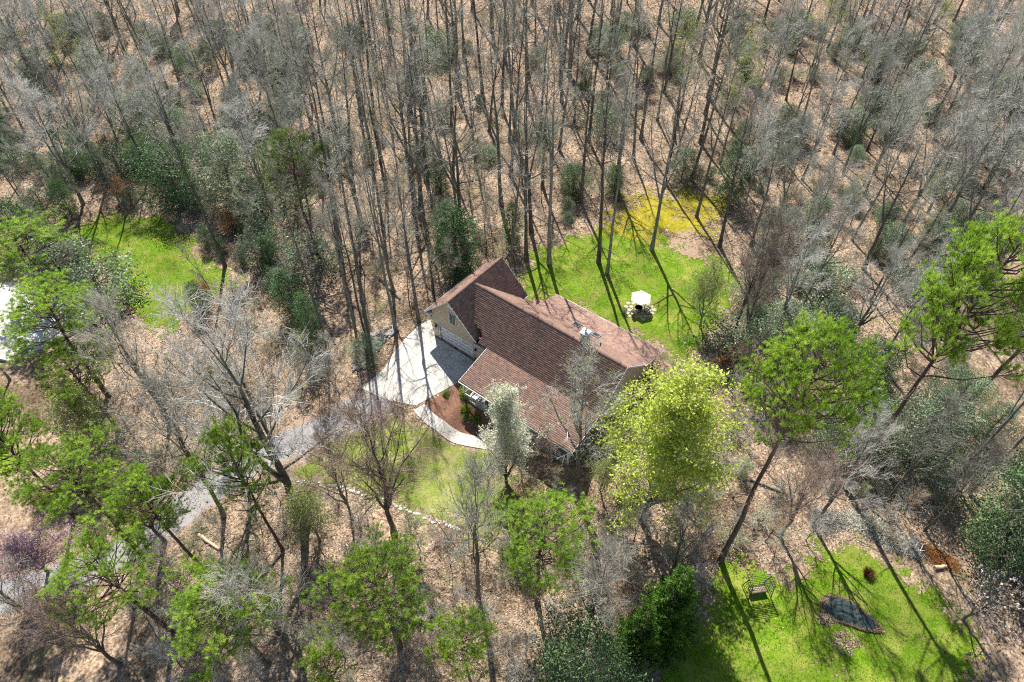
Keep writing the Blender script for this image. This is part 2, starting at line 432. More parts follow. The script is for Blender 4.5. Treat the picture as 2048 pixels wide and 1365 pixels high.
# ------------------------------------------------------------------ ground, lawns, road
def axis_pts(lo, hi, step, far, n=14):
    core = np.arange(lo, hi + step, step)
    g = np.geomspace(step * 2, far, n)
    return np.concatenate([(lo - g)[::-1], core, hi + g])
xs = axis_pts(-125, 125, 0.6, 700); ys = axis_pts(0, 165, 0.6, 700)
X, Y = np.meshgrid(xs, ys)
Z = gz(X, Y)
g = Geo(); nx = len(xs); ny = len(ys)
i, j = np.meshgrid(np.arange(nx - 1), np.arange(ny - 1)); k = (j * nx + i).ravel()
g.quads(np.stack([X, Y, Z], -1).reshape(-1, 3), np.stack([k, k + 1, k + nx + 1, k + nx], 1))
tag(link("ground", g.mesh("ground", M["litter"], True)), kind="structure")

OH = at(870, 672)                     # garage corner on the ground
HA = R(-38.3)
HU = Vector((math.cos(HA), math.sin(HA), 0)); HV = Vector((-math.sin(HA), math.cos(HA), 0))
def hw(u, v, z=0.0): return OH + HU * u + HV * v + Vector((0, 0, z))
house_poly = [hw(*p)[:2] for p in ((-0.3, -0.2), (8, -0.2), (8.6, -5), (23.3, -5), (23.3, 12), (8.8, 12), (8.6, 9.2), (-0.3, 9.2))]

L_BACK = pxpoly([(1030, 548), (1062, 505), (1130, 478), (1200, 452), (1260, 442), (1330, 462), (1395, 490), (1450, 520), (1480, 570), (1450, 640), (1405, 700), (1345, 735), (1310, 700), (1120, 600), (1060, 610)])
L_MOSS = pxpoly([(1195, 470), (1220, 430), (1262, 372), (1320, 392), (1395, 372), (1455, 395), (1452, 440), (1425, 478), (1350, 480), (1290, 492), (1240, 478)])
L_LEFT = pxpoly([(138, 462), (220, 422), (300, 428), (350, 445), (400, 500), (465, 548), (478, 572), (420, 600), (375, 630), (345, 665), (300, 660), (255, 625), (225, 590), (200, 545)])
L_FRONT = pxpoly([(560, 950), (625, 896), (712, 854), (800, 818), (838, 842), (880, 872), (935, 892), (1000, 902), (1040, 960), (1075, 1000), (1060, 1060), (990, 1075), (920, 1062), (850, 1042), (760, 1002), (690, 980), (610, 970)])
L_LOW = pxpoly([(1270, 1420), (1330, 1290), (1400, 1195), (1440, 1130), (1500, 1125), (1560, 1150), (1640, 1085), (1720, 1095), (1800, 1130), (1880, 1180), (1950, 1240), (1975, 1330), (1950, 1420)])
L_CORNER = pxpoly([(-60, 900), (40, 880), (62, 920), (30, 955), (-60, 985)])
L_SIDE = pxpoly([(1225, 985), (1260, 970), (1280, 1030), (1262, 1060), (1225, 1050)])

def lawn(name, poly, mat, step=0.16, dz=0.03, rag=1.1, holes=0.3):
    P = np.array(poly); x0, y0 = P.min(0) - 1; x1, y1 = P.max(0) + 1
    xs = np.arange(x0, x1, step); ys = np.arange(y0, y1, step)
    X, Y = np.meshgrid(xs, ys)
    cx, cy = (X[:-1, :-1] + step / 2), (Y[:-1, :-1] + step / 2)
    dist = np.full(cx.shape, 1e9)
    for q in range(len(P)):
        a, b_ = P[q], P[(q + 1) % len(P)]; ab = b_ - a
        tt = np.clip(((cx - a[0]) * ab[0] + (cy - a[1]) * ab[1]) / (ab @ ab + 1e-9), 0, 1)
        dist = np.minimum(dist, np.hypot(cx - a[0] - tt * ab[0], cy - a[1] - tt * ab[1]))
    sd = np.where(inside(poly, cx, cy), dist, -dist)
    wob = np.sin(cx * 0.9 + 1.7 * np.sin(cy * 0.6)) * np.cos(cy * 0.8 - cx * 0.3) + 0.6 * np.sin(cx * 2.3 + cy * 1.9 + np.sin(cy * 2.7)) + 0.4 * np.sin(cx * 5.1 - cy * 4.3 + 2 * np.sin(cx * 1.3))
    prob = smooth(-rag * 0.5, rag * 0.9, sd + rag * 0.65 * wob - 0.2 * rag)
    hole = smooth(1.15, 1.7, np.abs(np.sin(cx * 0.53 + 2 * np.sin(cy * 0.31 + 1)) + np.cos(cy * 0.61 - cx * 0.17)) + 0.35 * np.sin(cx * 3.1 + cy * 2.7)) * holes
    keep = (rs.uniform(size=cx.shape) < prob * (1 - hole)) & (sd > -rag)
    nx = len(xs); jj, ii = np.nonzero(keep); k = jj * nx + ii
    g = Geo(); g.quads(np.stack([X, Y, gz(X, Y) + dz], -1).reshape(-1, 3), np.stack([k, k + 1, k + nx + 1, k + nx], 1))
    o = tag(link(name, g.mesh(name, mat, True)), kind="structure")
    return cx[keep], cy[keep]

DRIVE_KEEP = pxpoly([(861, 640), (838, 652), (812, 676), (788, 706), (768, 738), (724, 778), (770, 800), (832, 812), (912, 768), (952, 726), (870, 674)])
def grass_on(name, cx, cy, mat, per, hgt, label, tlo=0.1, thi=0.9):
    pick = rs.uniform(size=len(cx)) < 0.3; cx, cy = cx[pick], cy[pick]
    n = len(cx); sp = rs.normal(0, 0.22, n * per) * (1 + 2.0 * (rs.uniform(size=n * per) < 0.12)); sq = rs.normal(0, 0.22, n * per) * (1 + 2.0 * (rs.uniform(size=n * per) < 0.12))
    X = np.repeat(cx, per) + sp; Y = np.repeat(cy, per) + sq
    ok = ~(inside(house_poly, X, Y) | inside(DRIVE_KEEP, X, Y)); X, Y = X[ok], Y[ok]
    C = np.stack([X, Y, gz(X, Y) + 0.01], 1)
    g = Geo(); N = len(C)
    big = 0.5 + 0.5 * np.sin(X * 0.7 + 1.1) * np.cos(Y * 0.9) 
    D = rs.normal(size=(N, 3)) * 0.5; D[:, 2] = 1; D /= np.linalg.norm(D, axis=1)[:, None]
    a = rs.uniform(0, 6.28, N); S = np.stack([np.cos(a), np.sin(a), a * 0], 1)
    h = hgt * rs.uniform(0.5, 1.3, N)[:, None]; wd = rs.uniform(0.02, 0.05, N)[:, None]
    V = np.stack([C - S * wd, C + S * wd, C + D * h], 1)
    t = np.clip(rs.uniform(tlo, thi, N) * 0.7 + big * 0.3, 0, 1)
    g.tris(V.reshape(-1, 3), np.arange(N * 3).reshape(-1, 3), t)
    tag(link(name, g.mesh(name, mat)), label, "grass", kind="stuff")

for nm, poly, mt, bm_, dz, lab, per, hg in (
        ("lawn", L_BACK, "lawn", "blade", 0.03, "bright green grass of the lawn behind the house", 5, 0.11),
        ("moss_bank", L_MOSS, "moss", "blade_moss", 0.045, "yellow moss carpet at the edge of the woods", 3, 0.06),
        ("lawn", L_LEFT, "lawn", "blade", 0.03, "bright green grass of the clearing left of the house", 5, 0.12),
        ("lawn", L_FRONT, "lawn_dry", "blade", 0.03, "thin yellowish grass of the lawn before the porch", 4, 0.09),
        ("lawn", L_LOW, "lawn", "blade", 0.03, "lush grass of the lower lawn round the covered pond", 6, 0.12),
        ("lawn", L_CORNER, "lawn", "blade", 0.03, "small grass patch at the left edge", 5, 0.1),
        ("lawn", L_SIDE, "lawn_dry", "blade", 0.03, "straw coloured grass patch under the yellow tree", 4, 0.1)):
    cx, cy = lawn(nm, poly, M[mt], dz=dz, rag=(2.0 if nm == 'moss_bank' else 1.3), holes=(0.5 if nm == 'moss_bank' else 0.1))
    grass_on("grass", cx, cy, M[bm_], per, hg, lab)

def ribbon(name, pts, width, mat, dz=0.03, n=60, cross=6):
    P = np.array([tuple(p[:2]) for p in pts]); W = np.array(width, float)
    d = np.concatenate([[0], np.cumsum(np.linalg.norm(np.diff(P, axis=0), axis=1))])
    s = np.linspace(0, d[-1], n)
    C = np.stack([np.interp(s, d, P[:, 0]), np.interp(s, d, P[:, 1])], 1); Wd = np.interp(s, d, W)
    for _ in range(6): C[1:-1] = (C[:-2] + 2 * C[1:-1] + C[2:]) / 4
    T = np.gradient(C, axis=0); T /= np.linalg.norm(T, axis=1)[:, None]; N = np.stack([-T[:, 1], T[:, 0]], 1)
    q = np.linspace(-0.5, 0.5, cross)
    XY = C[:, None, :] + N[:, None, :] * (q[None, :, None] * Wd[:, None, None])
    XY[:, 0] += N * rs.normal(size=(n, 1)) * 0.08; XY[:, -1] += N * rs.normal(size=(n, 1)) * 0.08
    Zr = gz(XY[..., 0], XY[..., 1]) + dz
    V = np.concatenate([XY, Zr[..., None]], -1).reshape(-1, 3)
    i, j = np.meshgrid(np.arange(n - 1), np.arange(cross - 1)); k = (i * cross + j).ravel()
    g = Geo(); g.quads(V, np.stack([k, k + 1, k + cross + 1, k + cross], 1))
    return tag(link(name, g.mesh(name, mat, True)), kind="structure"), np.concatenate([XY[:, 0], XY[::-1, -1]])

road_pts = [at(775, 798), at(700, 835), at(620, 870), at(520, 915), at(420, 978), at(330, 1050), at(240, 1110), at(120, 1165), at(-40, 1205), at(-160, 1240)]
_, ROAD = ribbon("driveway_road", road_pts, [5.4, 4.6, 3.6, 3.2, 3.2, 3.4, 3.4, 3.4, 3.4, 3.4], M["asphalt"], 0.022)
# grit washed over the shoulder
ribbon("road_shoulder", road_pts[:-1], [7.0, 6.0, 4.8, 4.2, 4.2, 4.4, 4.4, 4.4, 4.4], M["gravel"], 0.014)

# concrete driveway: a structure made of slabs parted by joints
drive = boxo("driveway", (0, 0, 0, 0.01, 0.01, 0.01), M["joint"])
bpy.data.objects.remove(drive)
drive_poly = pxpoly([(861, 640), (838, 652), (812, 676), (788, 706), (768, 738), (724, 778), (770, 800), (832, 812), (912, 768), (952, 726), (870, 674)])
P = np.array(drive_poly)
g = Geo(); cz = 0.026
cen = P.mean(0)
tris = [(0, i + 1, i + 2) for i in range(len(P) - 2)]
drive = pyd("concrete_driveway", [(p[0], p[1], 0.026) for p in P], [tuple(range(len(P)))[::-1]], M["joint"])
tag(drive, kind="structure")
# clip a grid of slabs (house directions) against the outline
def clip(poly, a, b, c):
    """keep the side a*x+b*y<=c"""
    out = []
    for i in range(len(poly)):
        p, q = poly[i], poly[(i + 1) % len(poly)]
        dp, dq = a * p[0] + b * p[1] - c, a * q[0] + b * q[1] - c
        if dp <= 0: out.append(p)
        if (dp < 0) != (dq < 0) and abs(dp - dq) > 1e-9:
            t = dp / (dp - dq); out.append((p[0] + (q[0] - p[0]) * t, p[1] + (q[1] - p[1]) * t))
    return out
local = [((Vector((p[0], p[1], 0)) - OH).dot(HU), (Vector((p[0], p[1], 0)) - OH).dot(HV)) for p in drive_poly]
us = [-9.5, -6.2, -3.0, 0.35, 3.5, 6.6, 10]; vs = [-14, -10.5, -7, -3.6, -0.05, 3.0, 6]
for a0, a1 in zip(us[:-1], us[1:]):
    for b0, b1 in zip(vs[:-1], vs[1:]):
        q = local
        for cl in ((-1, 0, -(a0 + 0.02)), (1, 0, a1 - 0.02), (0, -1, -(b0 + 0.02)), (0, 1, b1 - 0.02)):
            q = clip(q, *cl)
            if len(q) < 3: break
        if len(q) < 3: continue
        wpts = [hw(*p) for p in q]; n = len(wpts)
        pyd("slab", [(p.x, p.y, 0.028) for p in wpts] + [(p.x, p.y, 0.06) for p in wpts],
            [tuple(range(n, 2 * n))] + [(i, (i + 1) % n, n + (i + 1) % n, n + i) for i in range(n)], M["concrete"], drive)
# curved walk of concrete slabs to the porch
wp = [at(838, 815), at(862, 842), at(895, 866), at(935, 882), at(985, 890), at(1040, 893)]
Pw = np.array([tuple(p[:2]) for p in wp]); d = np.concatenate([[0], np.cumsum(np.linalg.norm(np.diff(Pw, axis=0), axis=1))])
s = np.linspace(0, d[-1], 41); Cw = np.stack([np.interp(s, d, Pw[:, 0]), np.interp(s, d, Pw[:, 1])], 1)
for _ in range(12): Cw[1:-1] = (Cw[:-2] + 2 * Cw[1:-1] + Cw[2:]) / 4
Tw = np.gradient(Cw, axis=0); Tw /= np.linalg.norm(Tw, axis=1)[:, None]; Nw = np.stack([-Tw[:, 1], Tw[:, 0]], 1)
A, B = Cw + Nw * 0.72, Cw - Nw * 0.72
n = len(Cw)
walk = pyd("garden_walk", [(*p, 0.03 + float(gz(*p))) for p in A] + [(*p, 0.03 + float(gz(*p))) for p in B], [(i + 1, i, n + i, n + i + 1) for i in range(n - 1)], M["joint"])
tag(walk, kind="structure")
for k in range(0, n - 1, 5):
    a = A[k:k + 6].copy(); bb = B[k:k + 6].copy()
    a[0] += (a[1] - a[0]) * 0.06; bb[0] += (bb[1] - bb[0]) * 0.06
    q = [(*p, 0.032 + float(gz(*p))) for p in a] + [(*p, 0.032 + float(gz(*p))) for p in bb[::-1]]; q2 = [(x, y, z + 0.04) for x, y, z in q]; nn_ = len(q); hh = nn_ // 2
    pyd("slab", q + q2, [(nn_ + i, nn_ + nn_ - 1 - i, nn_ + nn_ - 2 - i, nn_ + i + 1) for i in range(hh - 1)] + [(i, (i + 1) % nn_, nn_ + (i + 1) % nn_, nn_ + i) for i in range(nn_)], M["concrete"], walk)

bed_poly = pxpoly([(838, 812), (912, 768), (940, 762), (985, 850), (980, 886), (935, 872), (895, 856), (864, 834)])
lawn("mulch_bed", bed_poly, M["mulch"], 0.16, 0.02, 0.2, 0.0)
pad_poly = pxpoly([(-90, 560), (60, 572), (128, 588), (205, 640), (30, 728), (-90, 700)])
tag(pyd("parking_pad", [(x, y, float(gz(x, y)) + 0.35) for x, y in pad_poly] + [(x, y, float(gz(x, y)) - 0.6) for x, y in pad_poly],
        [tuple(range(6))[::-1]] + [(i, i + 6, (i + 1) % 6 + 6, (i + 1) % 6) for i in range(6)], M["concrete"]), kind="structure")
pit_poly = pxpoly([(1320, 492), (1345, 472), (1378, 460), (1405, 476), (1420, 500), (1415, 525), (1380, 522), (1345, 508)])
lawn("bare_earth", pit_poly, M["gravel"], 0.2, 0.05, 1.0, 0.2)

OPEN = [house_poly, drive_poly, bed_poly, pad_poly, L_BACK, L_MOSS, L_LEFT, L_FRONT, L_LOW, L_CORNER, [tuple(p) for p in ROAD],
        [tuple(p) for p in np.concatenate([A, B[::-1]])], pit_poly]
def is_open(x, y, which=OPEN):
    c = np.zeros(np.shape(x), bool)
    for p in which: c |= inside(p, x, y)
    return c

# fallen leaves lying over the forest floor and blown onto lawns' edges
N = 210000
yy = rs.uniform(8, 158, N) ** 1.0; yy = 8 + 150 * rs.uniform(0, 1, N) ** 1.25
xx = rs.uniform(-1, 1, N) * (16 + yy * 0.66)
op = is_open(xx, yy)
rd = inside([tuple(p) for p in ROAD], xx, yy)
keep = ~op | (rd & (rs.uniform(size=N) < 0.9 * smooth(-0.5, 1.1, np.sin(xx * 0.9 + 2 * np.sin(yy * 0.7)) + 0.7 * np.cos(yy * 1.7 + xx)))) | (rs.uniform(size=N) < 0.10 * smooth(0.2, 1.4, np.sin(xx * 0.7 + np.sin(yy * 0.5)) + np.cos(yy * 0.9))) & ~inside(house_poly, xx, yy)
xx, yy = xx[keep], yy[keep]
sz = (0.05 + 0.0007 * yy) * rs.uniform(0.7, 1.5, len(xx))
g = Geo(); g.leaves(np.stack([xx, yy, gz(xx, yy) + rs.uniform(0.02, 0.07, len(xx))], 1), sz, rs, rs.uniform(0, 1, len(xx)), flat=0.65, aspect=0.6)
tag(link("fallen_leaves", g.mesh("fallen_leaves", M["leaf_bits"])), "dry brown leaves strewn over the forest floor", "leaves", kind="stuff")
# dead sticks
N = 17000
yy = 10 + 140 * rs.uniform(0, 1, N) ** 1.2; xx = rs.uniform(-1, 1, N) * (16 + yy * 0.66)
keep = ~is_open(xx, yy); xx, yy = xx[keep], yy[keep]; n = len(xx)
a = rs.uniform(0, 6.28, n); L = rs.uniform(0.3, 1.6, n)
P0 = np.stack([xx, yy, gz(xx, yy) + 0.05], 1); P1 = P0 + np.stack([np.cos(a) * L, np.sin(a) * L, rs.uniform(-0.03, 0.25, n)], 1)
g = Geo(); g.segs(P0, P1, 0.025, 0.012, rs.uniform(0, 1, n))
tag(link("dead_sticks", g.mesh("dead_sticks", M["twig"])), "thin dead sticks littering the forest floor", "sticks", kind="stuff")

# seedlings, vines and small herbs in drifts on the forest floor
N = 90000
yy = 12 + 125 * rs.uniform(0, 1, N) ** 1.35; xx = rs.uniform(-1, 1, N) * (16 + yy * 0.66)
dr = np.sin(xx * 0.21 + 1.3 * np.sin(yy * 0.17)) + np.cos(yy * 0.26 - xx * 0.12) + 0.7 * np.sin(xx * 0.83 + yy * 0.71)
keep = (rs.uniform(size=N) < smooth(0.5, 1.9, dr)) & ~is_open(xx, yy); xx, yy = xx[keep], yy[keep]; n = len(xx)
g = Geo(); g.leaves(np.stack([xx, yy, gz(xx, yy) + rs.uniform(0.04, 0.35, n)], 1), (0.04 + 0.0005 * yy) * rs.uniform(0.6, 1.4, n), rs, rs.uniform(0, 1, n), flat=0.3)
tag(link("undergrowth", g.mesh("undergrowth", leaf_mat("herb_leaves", [(0.07, 0.09, 0.03), (0.15, 0.19, 0.06), (0.26, 0.28, 0.11), (0.34, 0.27, 0.14)], 0.3, tree_var=0.0))), "drifts of low green seedlings on the forest floor", "undergrowth", kind="stuff")
# ------------------------------------------------------------------ the house
house = tag(empty("house", OH, HA), "tan house with brown shingle roof, garage wing and front porch", "house")
RIDGE_V, RIDGE_Z, FB_V, FB_Z, PE_V, PE_Z, RB_V, RB_Z, RE_V, RE_Z = 4.1, 7.5, -0.45, 4.1, -5.2, 3.05, 8.1, 4.15, 12.35, 2.85
planes = {
    "garage_roof": [[(-0.85, -0.35, 3.95), (3, -0.35, 7.8), (3, 9.2, 7.8), (-0.85, 9.2, 3.95)], [(3, -0.35, 7.8), (6.85, -0.35, 3.95), (6.85, 9.2, 3.95), (3, 9.2, 7.8)]],
    "front_roof": [[(3.3, RIDGE_V, RIDGE_Z), (3.3, 1.6, 5.632), (7.3, 0.5, 4.81), (7.3, FB_V, FB_Z), (23.35, FB_V, FB_Z), (23.35, RIDGE_V, RIDGE_Z)]],
    "porch_roof": [[(8.6, FB_V + 0.03, FB_Z + 0.01), (8.6, PE_V, PE_Z), (23.35, PE_V, PE_Z), (23.35, FB_V + 0.03, FB_Z + 0.01)]],
    "rear_roof": [[(3.3, RIDGE_V, RIDGE_Z), (23.35, RIDGE_V, RIDGE_Z), (23.35, RB_V, RB_Z), (3.3, RB_V, RB_Z)]],
    "rear_low_roof": [[(8.8, RB_V - 0.03, RB_Z + 0.01), (23.6, RB_V - 0.03, RB_Z + 0.01), (23.6, RE_V, RE_Z), (8.8, RE_V, RE_Z)]]}
def roof_plane(par_name, poly):
    Pn = [np.array(p, float) for p in poly]; n = len(Pn); T = 0.16
    V = [tuple(p) for p in Pn] + [(p[0], p[1], p[2] - T) for p in Pn]
    o = pyd(par_name, V, [tuple(range(n)), tuple(range(n, 2 * n))[::-1]] + [(i, n + i, n + (i + 1) % n, (i + 1) % n) for i in range(n)], M["roof_base"], house)
    nrm = np.cross(Pn[1] - Pn[0], Pn[2] - Pn[1]); nrm /= np.linalg.norm(nrm)
    if nrm[2] < 0: nrm = -nrm
    up = np.array([0, 0, 1.0]) - nrm * nrm[2]; up /= np.linalg.norm(up); e = np.cross(up, nrm)
    o0 = Pn[0]; uv = [((p - o0) @ e, (p - o0) @ up) for p in Pn]
    a0, a1 = min(q[0] for q in uv), max(q[0] for q in uv); b0, b1 = min(q[1] for q in uv), max(q[1] for q in uv)
    W, E_ = 0.36, 0.205
    rows = np.arange(b0, b1, E_)
    Vs, ts = [], []
    for ri, bb in enumerate(rows):
        c = np.arange(a0 - W * (ri * 0.37 % 1), a1 + W, W) + rs.uniform(-0.05, 0.05)
        c = c[inside(uv, c, np.full(len(c), min(bb + E_ * 0.5, b1 - 0.01)))]
        for x in c:
            l, r_ = max(x - W / 2 + 0.004, a0), min(x + W / 2 - 0.004, a1); h1 = min(bb + E_ + 0.02, b1)
            lift = 0.026 + rs.uniform(0, 0.014)
            q = [o0 + e * l + up * bb + nrm * lift, o0 + e * r_ + up * bb + nrm * lift, o0 + e * r_ + up * h1 + nrm * 0.008, o0 + e * l + up * h1 + nrm * 0.008,
                 o0 + e * l + up * bb + nrm * 0.003, o0 + e * r_ + up * bb + nrm * 0.003]
            Vs.append(q); ts.append(rs.uniform())
    Vs = np.array(Vs); k = np.arange(len(Vs))[:, None] * 6
    g = Geo(); g.quads(Vs.reshape(-1, 3), np.concatenate([k + [[0, 1, 2, 3]], k + [[4, 5, 1, 0]]]), np.concatenate([ts, ts]))
    tag(link("shingles", g.mesh("shingles", M["shingle"]), o), kind="stuff")
    return o
for nm, pl in planes.items():
    for poly in pl: roof_plane(nm, poly)
# ridge caps: overlapping cap shingles, and a raised vent strip on the long ridge
def ridge(p0, p1, half, drop, mat, name="ridge_cap", lift=0.05):
    p0, p1 = np.array(p0, float), np.array(p1, float); L = np.linalg.norm(p1 - p0); d = (p1 - p0) / L
    side = np.cross(d, [0, 0, 1]); side /= np.linalg.norm(side)
    g = Geo(); n = int(L / 0.3)
    for i in range(n):
        a, b_ = p0 + d * (i * 0.3), p0 + d * (i * 0.3 + 0.33); z0, z1 = lift + 0.03, lift + 0.012
        V = [a + [0, 0, z0], b_ + [0, 0, z1], b_ + side * half + [0, 0, z1 - drop], a + side * half + [0, 0, z0 - drop], b_ - side * half + [0, 0, z1 - drop], a - side * half + [0, 0, z0 - drop],
             a + side * half + [0, 0, z0 - drop - lift], b_ + side * half + [0, 0, z1 - drop - lift], a - side * half + [0, 0, z0 - drop - lift], b_ - side * half + [0, 0, z1 - drop - lift]]
        g.quads(V, [(0, 3, 2, 1), (0, 1, 4, 5), (3, 6, 7, 2), (5, 4, 9, 8)], rs.uniform())
    return link(name, g.mesh(name, mat), house)
ridge((3, -0.38, 7.8), (3, 9.22, 7.8), 0.16, 0.16, M["ridge"], lift=0.02)
ridge((3.35, RIDGE_V, RIDGE_Z), (23.38, RIDGE_V, RIDGE_Z), 0.17, 0.12, M["ridge"], lift=0.02)
ridge((4.6, RIDGE_V, RIDGE_Z), (10.2, RIDGE_V, RIDGE_Z), 0.2, 0.14, M["ridge"], "ridge_vent", 0.1)
ridge((11.0, RIDGE_V, RIDGE_Z), (16.8, RIDGE_V, RIDGE_Z), 0.2, 0.14, M["ridge"], "ridge_vent", 0.1)
ridge((18.6, RIDGE_V, RIDGE_Z), (22.6, RIDGE_V, RIDGE_Z), 0.2, 0.14, M["ridge"], "ridge_vent", 0.1)
# walls
prism("wall", [(0.0, 0), (6.2, 0), (6.2, 4.35), (3, 7.55), (0.0, 4.55)], 'y', 0.25, 8.9, M["siding"], house)
boxo("wall", (0, 0, 0, 0.98, 0.248, 2.45), M["siding"], house)
boxo("wall", (6.02, 0, 0, 7.85, 0.248, 2.45), M["siding"], house)
prism("wall", [(0, 2.452), (7.85, 2.452), (7.85, 2.75), (6.2, 2.75), (6.2, 4.35), (3, 7.55), (0, 4.55)], 'y', 0.0, 0.246, M["siding"], house)
prism("wall", [(0.25, 0), (0.25, 4.38), (RIDGE_V, 7.25), (7.9, 4.1), (7.9, 0)], 'x', 7.34, 8.95, M["siding"], house)
boxo("gap_shade_block", (6.21, 0.25, 0.0, 7.338, 5.0, 2.6), M["roof_base"], house)  # dark block standing in for the shade in the gap under the garage eave
prism("wall", [(0.0, -1.5), (0.0, 4.2), (RIDGE_V, 7.25), (8.0, 3.95), (11.9, 2.75), (11.9, -1.5)], 'x', 8.96, 22.95, M["siding"], house)
boxo("parapet_trim", (6.2, -0.04, 2.752, 7.9, 0.27, 2.83), M["white"], house)
# white trim on the garage gable
def rake(p0, p1, name="rake_board", wdt=0.2, y0=-0.39, y1=-0.352):
    (u0, z0), (u1, z1) = p0, p1
    prism(name, [(u0, z0), (u1, z1), (u1, z1 - wdt), (u0, z0 - wdt)], 'y', y0, y1, M["white"], house)
rake((-0.9, 3.9), (3.0, 7.8)); rake((3.002, 7.8), (6.9, 3.9))
rake((-0.9, 3.9), (3.0, 7.8), y0=9.202, y1=9.24); rake((3.002, 7.8), (6.9, 3.9), y0=9.202, y1=9.24)
def rake_x(p0, p1, x0, x1):
    (v0, z0), (v1, z1) = p0, p1
    prism("rake_board", [(v0, z0), (v1, z1), (v1, z1 - 0.2), (v0, z0 - 0.2)], 'x', x0, x1, M["white"], house)
for a_, b_ in (((PE_V, PE_Z), (FB_V, FB_Z)), ((FB_V + 0.002, FB_Z), (RIDGE_V, RIDGE_Z)), ((RIDGE_V + 0.002, RIDGE_Z), (RB_V, RB_Z))): rake_x(a_, b_, 23.352, 23.39)
rake_x((RB_V + 0.002, RB_Z), (RE_V, RE_Z), 23.602, 23.64)
rake_x((PE_V, PE_Z), (FB_V, FB_Z), 8.56, 8.598)
boxo("soffit", (-0.86, -0.34, 3.66, -0.002, 0.9, 3.78), M["white"], house)
boxo("gutter", (8.6, PE_V - 0.11, PE_Z - 0.2, 23.35, PE_V - 0.003, PE_Z - 0.05), M["white"], house)
boxo("gutter", (8.8, RE_V + 0.003, RE_Z - 0.2, 23.6, RE_V + 0.11, RE_Z - 0.05), M["white"], house)
boxo("gutter", (-0.97, -0.3, 3.72, -0.855, 9.1, 3.88), M["white"], house)
boxo("gutter", (6.855, 9.0 - 1.0, 3.72, 6.97, 9.1, 3.88), M["white"], house)
boxo("corner_board", (-0.025, -0.025, 0, 0.1, -0.002, 3.9), M["white"], house)
# gable vent
prism("gable_vent", [(2.65, 6.55), (3.35, 6.55), (3.35, 6.85), (3.0, 7.2), (2.65, 6.85)], 'y', -0.06, -0.003, M["white"], house)
# garage door
gd = boxo("garage_door", (0.98, 0.13, 0.02, 6.02, 0.16, 2.45), M["door_white"], house)
for r_ in range(4):
    g = Geo(); z0 = 0.03 + r_ * 0.605; z1 = z0 + 0.59
    g.box(1.0, 0.10, z0, 6.0, 0.128, z1)
    link("door_section", g.mesh("door_section", M["door_white"]), gd)
    for c_ in range(8):
        g = Geo(); x0 = 1.08 + c_ * 0.615; g.box(x0, 0.094, z0 + 0.1, x0 + 0.52, 0.0985, z1 - 0.1)
        link("raised_panel", g.mesh("raised_panel", M["door_white"]), gd)
boxo("door_trim", (0.86, -0.045, 0, 0.985, 0.09, 2.5), M["white"], house)
boxo("door_trim", (6.015, -0.045, 0, 6.14, 0.09, 2.5), M["white"], house)
boxo("door_trim", (0.86, -0.05, 2.502, 6.14, 0.09, 2.6), M["white"], house)
# window with a grid of panes
def window(u0, u1, z0, z1, v, nxp, nzp, name="window"):
    wdw = boxo(name, (u0, v - 0.02, z0, u1, v - 0.003, z1), M["white"], house)
    pw, ph = (u1 - u0 - 0.1) / nxp, (z1 - z0 - 0.1) / nzp
    for a_ in range(nxp):
        for b_ in range(nzp):
            x, z = u0 + 0.05 + a_ * pw, z0 + 0.05 + b_ * ph
            boxo("pane", (x + 0.025, v - 0.026, z + 0.025, x + pw - 0.025, v - 0.0205, z + ph - 0.025), M["glass"], wdw)
    for q in ((u0 - 0.07, v - 0.06, z0 - 0.07, u0 - 0.001, v - 0.002, z1 + 0.07), (u1 + 0.001, v - 0.06, z0 - 0.07, u1 + 0.07, v - 0.002, z1 + 0.07),
              (u0, v - 0.06, z0 - 0.07, u1, v - 0.002, z0 - 0.001), (u0, v - 0.06, z1 + 0.001, u1, v - 0.002, z1 + 0.07)):
        boxo("frame", q, M["white"], wdw)
    return wdw
window(2.75, 3.68, 4.05, 5.65, 0.0, 2, 4)
for u_ in (10.6, 13.2, 18.6, 21.0): window(u_, u_ + 1.1, 0.9, 2.3, 0.0, 2, 3)
fd = boxo("front_door", (15.9, -0.03, 0.08, 16.85, -0.003, 2.2), M["white"], house)
boxo("handle", (16.72, -0.08, 1.05, 16.77, -0.032, 1.2), M["black"], fd)
# wall lamps beside the garage door
for u_ in (0.5, 6.55):
    lm = boxo("wall_lamp", (u_ - 0.06, -0.04, 1.95, u_ + 0.06, -0.003, 2.3), M["black"], house)
    g = Geo(); g.tube([(u_, -0.15, 1.9), (u_, -0.15, 2.0), (u_, -0.15, 2.22), (u_, -0.15, 2.32)], [0.05, 0.1, 0.13, 0.03], 8)
    link("lantern", g.mesh("lantern", M["black"]), lm)
# chimney
ch = boxo("chimney", (17.35, 4.3, 6.2, 18.15, 5.1, 8.42), M["siding"], house)
boxo("cap", (17.27, 4.22, 8.421, 18.23, 5.18, 8.5), M["plastic_white"], ch)
g = Geo(); g.tube([(17.75, 4.7, 8.5), (17.75, 4.7, 8.85)], [0.13, 0.13], 12); g.tube([(17.75, 4.7, 8.80), (17.75, 4.7, 8.82), (17.75, 4.7, 8.9), (17.75, 4.7, 8.92)], [0.02, 0.17, 0.17, 0.01], 12)
link("flue", g.mesh("flue", M["metal"]), ch)
for (a_, b_) in ((17.335, 4.285), (18.09, 4.285), (17.335, 5.04), (18.09, 5.04)):
    boxo("corner_board", (a_, b_, 6.4, a_ + 0.075, b_ + 0.075, 8.419), M["white"], ch)
